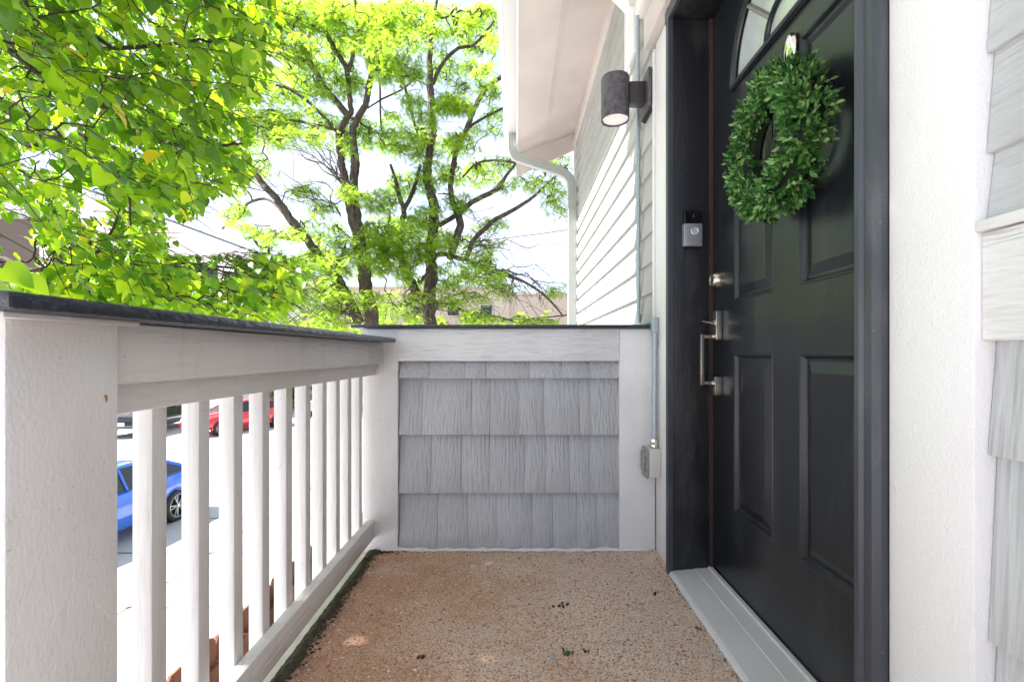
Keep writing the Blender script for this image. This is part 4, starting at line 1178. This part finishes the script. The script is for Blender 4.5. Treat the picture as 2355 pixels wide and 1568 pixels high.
# --- linden
LP = Vector((-3.9, 3.0, GZ))
lin = thing('linden_tree', 'linden tree with large heart-shaped leaves filling the upper left', 'tree', LP)
poly = [(-200, -200), (650, -200), (648, 60), (630, 150), (600, 230), (575, 330), (580, 410), (545, 445), (500, 450), (452, 500), (430, 540), (470, 575), (560, 598), (640, 585), (715, 600), (712, 640), (690, 690), (640, 742), (-200, 742)]
thin = [((0, 470), (75, 640)), ((45, 345), (135, 395)), ((185, 425), (245, 505)), ((390, 505), (585, 590)), ((455, 600), (540, 650))]
LEAF = []      # pos, dir, normal, size
shoots = []
def add_shoot(base, d, Ln, n_, sz, check=True):
    d = Vector(d).normalized(); p = Vector(base); side = d.cross(Vector((0, 0, 1))).normalized(); last = p
    ok = []
    for k in range(n_):
        t = (k + 1) / n_
        q = p + d * Ln * t + Vector((0, 0, -0.10 * Ln * t * t))
        sg = 1 if k % 2 else -1
        ld = (d * 0.55 + side * sg * rnd.uniform(.4, 1.0) + Vector((rnd.gauss(0, .25), rnd.gauss(0, .25), -rnd.uniform(.25, 1.1)))).normalized()
        nn = (Vector((rnd.gauss(0, .45), rnd.gauss(0, .45) - 0.15, 1.0))).normalized()
        s_ = sz * rnd.uniform(.65, 1.15) * (1 if k < n_ - 2 else 0.75)
        c = q + ld * s_ * 0.7
        if check:
            if c.y < 0.3: continue
            u, v = proj(c)
            if v > -120 and u > -120:
                if not inpoly(u, v, poly): continue
                if any(a[0] < u < b[0] and a[1] < v < b[1] for a, b in thin) and rnd.random() < 0.93: continue
        ok.append((q + ld * s_ * .12, ld, nn, s_))
    if ok and check and p.y > 0.3:
        u, v = proj(p + d * Ln * .5)
        if any(a[0] < u < b[0] and a[1] < v < b[1] for a, b in thin): return
    if ok:
        LEAF.extend(ok); e = p + d * Ln + Vector((0, 0, -0.10 * Ln))
        shoots.append((p, e))
tries = 0
while len(shoots) < 1500 and tries < 14000:
    tries += 1
    u, v = rnd.uniform(-150, 700), rnd.uniform(-160, 742)
    if tries % 5 < 2: u, v = rnd.uniform(150, 720), rnd.uniform(565, 745)
    if not inpoly(u, v, poly): continue
    f_ = rnd.random()
    if v < 480:
        Y = 1.8 + 3.0 * f_ ** 1.2 if u > 250 else 1.7 + 2.6 * f_
    else:
        Y = 2.5 + 1.9 * f_ if u > 380 else 2.1 + 2.2 * f_
    if v < 480 and u > 600: Y = 1.8 + 0.8 * f_
    d = Vector((0.85 + rnd.gauss(0, .25), rnd.gauss(0, .4) - 0.05, rnd.gauss(-0.30, .25)))
    add_shoot(P(u - 60, v - 15, Y), d, rnd.uniform(.22, .45), rnd.randint(6, 9), rnd.uniform(.058, .080) if v < 480 else rnd.uniform(.056, .074))
n0 = len(shoots); tries = 0
while len(shoots) < n0 + 650 and tries < 6000:
    tries += 1
    u, v = rnd.uniform(-150, 640), rnd.uniform(-160, 560)
    if not inpoly(u, v, poly): continue
    d = Vector((0.85 + rnd.gauss(0, .25), rnd.gauss(0, .4), rnd.gauss(-0.30, .25)))
    add_shoot(P(u - 40, v - 10, rnd.uniform(3.2, 5.2)), d, rnd.uniform(.3, .5), rnd.randint(7, 10), rnd.uniform(.075, .098))
# unseen crown above and behind the frame, packed dense to shade the balcony
for q_ in range(3400):
    x, y, z = rnd.uniform(-4.6, -1.1), (rnd.uniform(0.15, 2.06) if q_ % 5 else rnd.uniform(-1.0, .5)), rnd.uniform(2.2, 6.4)
    if ((x + 2.8) / 1.9) ** 2 + ((z - 4.1) / 2.2) ** 2 > 1: continue
    if y > 0.3:
        u, v = proj((x, y, z))
        if v > -150 and u > -150: continue
    add_shoot((x, y, z), (rnd.gauss(.4, .5), rnd.gauss(0, .35), rnd.gauss(-.2, .3)), rnd.uniform(.3, .45), 9, 0.105, check=False)
# three big leaves close to the cap at the left edge
for (u, v, Y, sz, dd, nn) in ((38, 632, 1.12, .070, (.75, .25, -.55), (0.1, -.75, .7)), (84, 660, 1.15, .062, (.85, .2, -.5), (.2, -.6, .8)), (16, 662, 1.18, .064, (.2, .4, -.6), (-.2, -.7, .6))):
    p = P(u - 35, v - 18, Y); LEAF.append((p, Vector(dd).normalized(), Vector(nn).normalized(), sz))
    shoots.append((p - Vector((.10, -.05, -.02)), p))
trunkpts = [LP + Vector((0, 0, 0)), LP + Vector((.05, .02, 1.6)), LP + Vector((.02, -.05, 2.9)), LP + Vector((.12, -.1, 4.0)), LP + Vector((.05, -.3, 5.2)), LP + Vector((.1, -.4, 6.4)), LP + Vector((.1, -.4, 7.6))]
tb = MB(); tb.tube(trunkpts, [.17, .14, .12, .10, .075, .05, .025], 12)
child(tb, 'trunk', 'bark2', lin, 0, True)
roots = []
for a, b in zip(trunkpts[1:-1], trunkpts[2:]):
    for k in range(4): roots.append(tuple(a.lerp(b, k / 4)))
nodes = []
limb_paths = [
    [LP + Vector((.1, -.1, 3.9)), P(-60, 55, 2.6), P(60, 75, 2.35), P(190, 100, 2.3), P(290, 112, 2.25), P(420, 98, 2.2), P(520, 92, 2.2)],
    [LP + Vector((.1, -.1, 3.4)), P(-80, 160, 2.5), P(120, 190, 2.3), P(270, 265, 2.25), P(380, 330, 2.2), P(500, 335, 2.2), P(560, 330, 2.15)],
    [LP + Vector((.0, 0, 2.9)), P(-60, 330, 2.7), P(70, 335, 2.6), P(170, 300, 2.5), P(230, 360, 2.5), P(290, 430, 2.5), P(300, 520, 2.6)],
    [LP + Vector((.0, 0, 2.6)), P(-50, 640, 3.0), P(70, 622, 2.8), P(190, 608, 2.7), P(250, 545, 2.7), P(275, 480, 2.6)],
    [LP + Vector((.0, 0, 2.6)), P(80, 640, 3.6), P(350, 590, 3.6), P(430, 605, 3.6), P(560, 620, 3.5), P(640, 640, 3.4)],
    [LP + Vector((.0, 0, 2.4)), P(100, 700, 3.2), P(330, 690, 3.1), P(520, 700, 3.1), P(610, 690, 3.1)]]
lb = []
for lp in limb_paths:
    lp = [Vector(p) for p in lp]; n_ = len(lp)
    dense = [p + Vector((rnd.gauss(0, .002), rnd.gauss(0, .002), rnd.gauss(0, .003))) for p in smooth_path(lp, 6)]
    mb = MB(); mb.tube(dense, [.016 * (1 - i / len(dense)) ** .8 + .003 for i in range(len(dense))], 7)
    child(mb, 'limb', 'bark2', lin, 0, True)
    lb += [tuple(p) for p in dense]
nr = len(roots) + len(lb)
arr, par, load = connect([s_[0] for s_ in shoots], roots + lb, [tuple(p) for p in trunkpts[2:6]])
o = branch_mesh('branches', arr, par, load, nr, 0.0006, 0.0012, lin, 'bark2', rmax=.010, wig=.12, skip=.22)
o.matrix_parent_inverse = Matrix.Translation(-LP); o['kind'] = 'stuff'
mb = MB()
for a, b in shoots:
    mid = a.lerp(b, .5) + Vector((rnd.gauss(0, .01), rnd.gauss(0, .01), .02))
    mb.tube([a, mid, b], [.0026, .002, .001], 4, cap=False)
o = child(mb, 'twigs', 'bark2', lin); o['kind'] = 'stuff'
ltpl = np.array([(0, .05, 0), (-.24, -.03, .09), (-.44, .20, .17), (-.42, .50, .13), (-.23, .80, .0), (0, 1.06, -.20),
                 (.23, .80, .0), (.42, .50, .11), (.44, .20, .15), (.24, -.03, .08), (0, .45, -.02), (0, .78, -.09)])
lfac = np.array([(0, 10, 1), (1, 10, 2), (2, 10, 3), (3, 10, 11), (3, 11, 4), (4, 11, 5), (5, 11, 6), (6, 11, 7), (7, 11, 10), (7, 10, 8), (8, 10, 9), (9, 10, 0)])
lfac = lfac[:, ::-1]
def vis(q):
    if q[0].y < .3: return 0
    u, v = proj(q[0])
    return q[3] / q[0].y if (-20 < u < 760 and -20 < v < 745) else 0
LEAF.sort(key=vis, reverse=True)
lm = bpy.data.meshes.new('linden_leaf'); lm.from_pydata([tuple(x) for x in ltpl], [], [tuple(int(i) for i in f) for f in lfac])
lm.materials.append(M['leaf']); lm.polygons.foreach_set('use_smooth', [True] * len(lm.polygons))
for q in LEAF[:300]:
    o = bpy.data.objects.new('leaf', lm); C.objects.link(o); o.parent = lin
    o.matrix_parent_inverse = Matrix.Translation(-LP); o.matrix_basis = frame_matrix(*q)
RL = LEAF[300:]
ltpl[:, 2] *= 1.0
V = xf(ltpl, A([q[0] for q in RL]), A([q[1] for q in RL]), A([q[2] for q in RL]), A([q[3] for q in RL]))
F = (lfac[None] + (np.arange(len(RL)) * 12)[:, None, None]).reshape(-1, 3)
o = np_mesh('foliage', V.reshape(-1, 3), F, 'leaf', lin); o.matrix_parent_inverse = Matrix.Translation(-LP); o['kind'] = 'stuff'
o.data.polygons.foreach_set('use_smooth', [True] * len(o.data.polygons))
print('linden leaves', len(LEAF), 'shoots', len(shoots))

# --- honey locusts
def Z2(zx, zy): return 510.3 + zx * 0.4852, zy * 0.4852
ctpl_v = []; ctpl_f = []
for k in range(7):
    y = 0.14 + 0.125 * k; wd = 0.24 * (1 - abs(k - 3) * .10)
    for sg in (-1, 1):
        b_ = len(ctpl_v)
        dy = .055
        ctpl_v += [(0, y, 0), (sg * wd * .5, y - dy + .04, .012), (sg * wd, y + .06, -.02), (sg * wd * .5, y + dy + .045, .012)]
        ctpl_f += [(b_, b_ + 1, b_ + 2, b_ + 3)]
ctpl_v = np.array(ctpl_v) + np.array([0, 0, 0]); ctpl_v[:, 2] -= 0.18 * ctpl_v[:, 1] ** 2
ctpl_f = np.array(ctpl_f)
def locust(label, Yc, trunk, limbs, clumps, seed, dY, dens, bare=()):
    rr = random.Random(seed)
    base = P(*Z2(*trunk[0][:2]), Yc); base = Vector((base.x, base.y, GZ))
    t = thing('honey_locust_tree', label, 'tree', base, 'pair of honey locust trees beyond the balcony')
    roots = []
    def mk(pl, name):
        pts = []; rad = []
        for q in pl:
            pts.append(P(*Z2(q[0], q[1]), Yc + (q[3] if len(q) > 3 else 0))); rad.append(q[2] * 0.4852 / FV * Yc * .5)
        if name == 'trunk':
            pts = [Vector((pts[0].x + .1, pts[0].y, GZ - .05)), Vector((pts[0].x + .05, pts[0].y, GZ + 1.2))] + pts; rad = [rad[0] * 1.35, rad[0] * 1.1] + rad
        sp_ = smooth_path(pts, 6); rs = np.interp(np.linspace(0, len(rad) - 1, len(sp_)), range(len(rad)), rad)
        sp_ = [p + Vector((rr.gauss(0, 1), rr.gauss(0, 1), rr.gauss(0, .5))) * (0.12 * r_) for p, r_ in zip(sp_, rs)]
        mb = MB(); mb.tube(sp_, list(rs), 9); child(mb, name, 'bark', t, 0, True)
        roots.extend([tuple(p) for p in sp_[:] if p.z > 0.2])
    mk(trunk, 'trunk')
    for l_ in limbs: mk(l_, 'limb')
    nodes = []
    fx = (60, 760) if seed == 3 else (760, 1320)
    clumps = list(clumps) + [(rr.uniform(*fx), rr.uniform(0, 720), rr.uniform(30, 80), rr.uniform(20, 45)) for _ in range(12)] + [(rr.uniform(*fx), rr.uniform(980, 1530), rr.uniform(40, 90), rr.uniform(20, 45)) for _ in range(22)]
    for (cx, cy_, rx, ry) in clumps:
        n_ = max(4, int(rx * ry * dens / 1000))
        off = rr.uniform(-dY, dY)
        for _ in range(n_):
            a = rr.uniform(0, 6.283); q = math.sqrt(rr.random())
            u, v = Z2(cx + rx * q * math.cos(a), cy_ + ry * q * math.sin(a))
            Y = Yc + off + rr.gauss(0, .35)
            nodes.append(P(u, v, max(7.0, Y)))
    arr, par, load = connect(nodes, roots, roots, 0.3)
    o = branch_mesh('branches', arr, par, load, len(roots), 0.0030, 0.0040, t, 'bark', rmax=.045, wig=.13)
    o.matrix_parent_inverse = Matrix.Translation(-base); o['kind'] = 'stuff'
    # bare thorny twigs
    mb = MB()
    for (x0, y0, x1, y1, n_) in bare:
        for _ in range(n_):
            a = P(*Z2(x0 + rr.gauss(0, 12), y0 + rr.gauss(0, 12)), Yc + rr.uniform(-.8, .8)); b_ = P(*Z2(x1 + rr.gauss(0, 60), y1 + rr.gauss(0, 60)), Yc + rr.uniform(-1, 1))
            pts = [a.lerp(b_, k / 6) + Vector((rr.gauss(0, .05), rr.gauss(0, .05), rr.gauss(0, .06) + .18 * math.sin(math.pi * k / 6))) for k in range(7)]
            mb.tube(pts, [.014 - .0016 * k for k in range(7)], 4, cap=False)
            for k in range(1, 6):
                q = pts[k] + Vector((rr.gauss(.05, .16), rr.gauss(0, .1), rr.gauss(-.05, .18)))
                q2 = q + Vector((rr.gauss(.02, .12), 0, rr.gauss(-.06, .12)))
                mb.tube([pts[k], q, q2], [.006, .0045, .003], 3, cap=False)
    if bare:
        o = child(mb, 'bare_twigs', 'bark', t); o['kind'] = 'stuff'
    # feathery leaves
    pos = []; dr_ = []; nn = []; sz = []
    for p in nodes:
        m_ = rr.randint(8, 13)
        for _ in range(m_):
            q = p + Vector((rr.gauss(0, .085), rr.gauss(0, .085), rr.gauss(0, .05)))
            a = rr.uniform(0, 6.283)
            d = Vector((math.cos(a), math.sin(a), rr.uniform(-.9, .15)))
            pos.append(q); dr_.append(d); nn.append(Vector((rr.gauss(0, .3), rr.gauss(0, .3), 1))); sz.append(rr.uniform(.10, .18))
    V = xf(ctpl_v, A(pos), A(dr_), A(nn), A(sz)); k = len(ctpl_v)
    F = (ctpl_f[None] + (np.arange(len(pos)) * k)[:, None, None]).reshape(-1, 4)
    o = np_mesh('crown', V.reshape(-1, 3), F, 'locust', t); o.matrix_parent_inverse = Matrix.Translation(-base); o['kind'] = 'stuff'
    print('locust leaves', len(pos))
    return t

trunk1 = [(708, 1530, 66), (690, 1400, 64), (668, 1250, 58), (650, 1130, 58), (628, 1020, 66), (618, 940, 66), (625, 860, 40), (630, 760, 42), (625, 690, 36)]
limbs1 = [
    [(618, 950, 44), (585, 860, 36), (570, 780, 34), (558, 690, 32), (556, 620, 30), (600, 550, 26), (612, 520, 24), (600, 420, 24), (592, 330, 24), (545, 250, 24), (500, 170, 22), (470, 110, 20), (430, 40, 16), (400, -40, 12)],
    [(625, 700, 36), (620, 620, 32), (645, 560, 30), (680, 500, 28), (695, 420, 28), (712, 330, 30), (690, 220, 24), (650, 150, 22), (632, 60, 16), (630, -40, 12)],
    [(596, 340, 22), (618, 280, 20), (628, 200, 18), (655, 135, 18), (710, 95, 16), (770, 30, 13), (840, -20, 9)],
    [(600, 552, 30), (540, 480, 30), (480, 410, 30), (432, 320, 28), (380, 285, 22), (300, 262, 17), (240, 258, 12)],
    [(432, 322, 24), (390, 240, 22), (340, 180, 20), (330, 100, 17), (300, 10, 12)],
    [(655, 1535, 50), (600, 1420, 50), (550, 1330, 46), (480, 1250, 42), (400, 1130, 36, -.5), (340, 1060, 34, -.6), (280, 970, 32, -.7), (210, 890, 28, -.8), (140, 800, 24, -.8), (105, 730, 16, -.8)],
    [(400, 1130, 26, -.5), (310, 1128, 20, -.5), (200, 1112, 18, -.4), (110, 1132, 12, -.4)],
    [(330, 1060, 20, -.6), (230, 950, 12, -.2), (130, 960, 13, 0), (80, 1020, 12, .2), (0, 1085, 9, .2)],
    [(540, 620, 18), (450, 520, 15), (350, 440, 14), (250, 400, 12), (140, 388, 9)],
    [(560, 620, 16), (470, 600, 13), (330, 570, 12), (200, 575, 10), (110, 560, 7)],
    [(560, 1340, 18), (540, 1280, 16), (560, 1230, 12), (590, 1150, 9)],
]
clumps1 = [(400, 60, 190, 80), (620, 110, 220, 80), (250, 60, 110, 90), (470, 260, 160, 80), (280, 400, 190, 90), (170, 570, 150, 60), (340, 560, 170, 60), (330, 640, 180, 40), (300, 200, 120, 70),
           (560, 400, 120, 60), (700, 200, 110, 70), (770, 110, 90, 70), (600, 590, 120, 40), (700, 640, 140, 55), (580, 690, 60, 40), (610, 905, 60, 35), (640, 930, 70, 30), (400, 900, 70, 35), (60, 850, 60, 70), (180, 790, 60, 60),
           (60, 1010, 60, 60), (450, 1080, 130, 45), (280, 1110, 120, 30), (560, 1180, 130, 60), (420, 1260, 130, 60), (470, 1420, 140, 80), (380, 1530, 120, 30), (520, 1520, 110, 30), (120, 400, 120, 70), (40, 480, 60, 90), (700, 60, 130, 50), (540, 30, 80, 40), (770, 330, 60, 70), (160, 680, 70, 30)]
bare1 = [(600, 900, 330, 720, 5), (590, 860, 300, 650, 4), (480, 1000, 330, 870, 4), (560, 1000, 380, 960, 3), (620, 1480, 300, 1490, 6), (700, 1520, 560, 1560, 6), (300, 1100, 100, 1060, 3)]
locust('left honey locust tree with dark forked trunk and feathery yellow-green leaves', 10.5, trunk1, limbs1, clumps1, 3, 1.2, 7.6, bare1)

trunk2 = [(988, 1540, 62), (985, 1430, 62), (990, 1300, 56), (992, 1180, 54), (1005, 1060, 50), (1000, 960, 48), (975, 850, 42), (978, 760, 38), (1000, 620, 34), (995, 500, 34), (985, 380, 32), (985, 260, 28), (990, 160, 22), (1010, 60, 16), (1020, -40, 11)]
limbs2 = [
    [(965, 1460, 44), (925, 1390, 46), (880, 1310, 46), (845, 1210, 40), (850, 1080, 26), (862, 1000, 24), (840, 930, 24), (825, 860, 17), (800, 780, 12)],
    [(862, 1000, 22), (895, 930, 20), (925, 850, 18), (940, 780, 13)],
    [(1080, 1225, 34), (1105, 1150, 38), (1130, 1050, 36), (1095, 960, 30), (1085, 880, 26), (1100, 760, 24), (1130, 680, 22), (1165, 600, 24), (1200, 510, 24), (1245, 430, 22), (1320, 365, 20), (1400, 300, 12)],
    [(1170, 605, 14), (1240, 560, 13), (1335, 512, 11), (1400, 480, 8)],
    [(1030, 1070, 22), (1120, 1010, 24), (1200, 950, 24), (1300, 900, 22), (1350, 830, 14), (1390, 780, 10)],
    [(960, 1215, 20), (1060, 1205, 22), (1150, 1228, 24), (1185, 1150, 24), (1230, 1100, 22), (1300, 1040, 22), (1400, 985, 18), (1480, 930, 14), (1560, 855, 10), (1640, 780, 7)],
    [(1150, 1228, 18), (1250, 1275, 18), (1350, 1305, 15), (1450, 1345, 12), (1540, 1410, 10), (1620, 1500, 8)],
    [(1000, 1430, 20), (1100, 1450, 18), (1180, 1490, 16), (1290, 1500, 12), (1400, 1530, 8)],
    [(1000, 400, 18), (1030, 330, 18), (1060, 285, 16), (1120, 230, 16), (1190, 215, 14), (1240, 165, 12), (1290, 100, 8)],
    [(1000, 600, 14), (930, 610, 13), (905, 560, 14), (870, 420, 13), (850, 350, 12), (860, 270, 9)],
    [(980, 1280, 14), (940, 1340, 14), (930, 1320, 10)],
    [(760, 640, 8), (752, 560, 8), (750, 450, 9), (745, 390, 8), (725, 320, 6)],
    [(940, 350, 10), (860, 420, 9), (760, 470, 8), (690, 515, 6)],
    [(1140, 840, 9), (1220, 770, 10), (1350, 765, 11), (1480, 800, 9), (1640, 800, 9)],
]
clumps2 = [(900, 60, 110, 70), (900, 170, 120, 60), (1080, 100, 130, 80), (1230, 110, 100, 90), (1210, 210, 80, 50), (860, 300, 90, 80), (1060, 330, 80, 60), (1200, 330, 80, 45), (1270, 430, 60, 45), (1100, 500, 80, 50), (960, 560, 60, 40),
           (870, 650, 120, 60), (1000, 690, 150, 60), (1120, 660, 60, 40), (780, 700, 60, 40), (1170, 830, 130, 50), (1290, 780, 110, 45), (1480, 860, 120, 35), (1570, 920, 70, 50), (1600, 780, 60, 40), (1340, 880, 60, 30), (760, 960, 90, 60),
           (900, 870, 130, 60), (1000, 820, 90, 60), (800, 1090, 140, 60), (930, 1080, 120, 50), (720, 1150, 90, 60), (860, 1190, 140, 60), (1000, 1180, 90, 40), (1110, 1130, 80, 35), (840, 1290, 90, 50), (740, 1260, 80, 40), (1060, 1290, 120, 50), (1190, 1220, 70, 40),
           (1240, 1310, 110, 32), (1140, 1420, 110, 45), (1320, 1510, 170, 20), (1480, 1520, 110, 18), (820, 1430, 80, 50), (1590, 1370, 40, 30), (900, 1500, 60, 25), (760, 1520, 70, 20), (1600, 1000, 40, 30), (1170, 1290, 60, 30), (1290, 620, 30, 30), (1500, 770, 80, 25), (900, 720, 60, 40), (1130, 950, 60, 50), (1260, 1250, 40, 25)]
bare2 = [(1300, 1290, 1560, 1420, 7), (1250, 1280, 1480, 1480, 6), (1220, 1340, 1400, 1460, 6), (1150, 1200, 1380, 1200, 4), (1000, 1450, 1260, 1480, 8), (1050, 950, 1250, 1080, 4), (1190, 1120, 1300, 1200, 3), (900, 420, 1150, 480, 3), (1160, 420, 1060, 580, 4), (960, 1500, 800, 1490, 5), (1450, 1345, 1600, 1480, 4)]
locust('right honey locust tree with spreading limbs and bare twigs near the downspout', 11.6, trunk2, limbs2, clumps2, 5, 1.3, 8.2, bare2)

# low shrubs and a far tree line behind the parking
def bush(label, x0, x1, y, z0, z1, n_, seed, mat='locust', sc=.35):
    rr = random.Random(seed); pos = []; d = []; nn = []; sz = []
    for _ in range(n_):
        x = rr.uniform(x0, x1); z = z0 + (z1 - z0) * rr.random() * (0.75 + .25 * math.sin(x * 1.3) * math.sin(x * .47 + 2))
        pos.append((x, y + rr.gauss(0, .7), z)); a = rr.uniform(0, 6.28); d.append((math.cos(a), math.sin(a), rr.uniform(-.8, .4))); nn.append((rr.gauss(0, .4), rr.gauss(0, .4), 1)); sz.append(rr.uniform(.6, 1.2) * sc)
    V = xf(ltpl, A(pos), A(d), A(nn), A(sz)); F = (lfac[None] + (np.arange(n_) * 12)[:, None, None]).reshape(-1, 3)
    o = np_mesh('hedge_foliage', V.reshape(-1, 3), F, mat); tag(o, label, kind='stuff')
bush('mass of pale green bushes behind the parked cars', -32, -5, 32, GZ, 1.4, 5000, 5, 'locust', .4)
bush('far tree line seen low behind the locust trees', -60, 30, 62, 0, 7.0, 5000, 6, 'locust', .8)
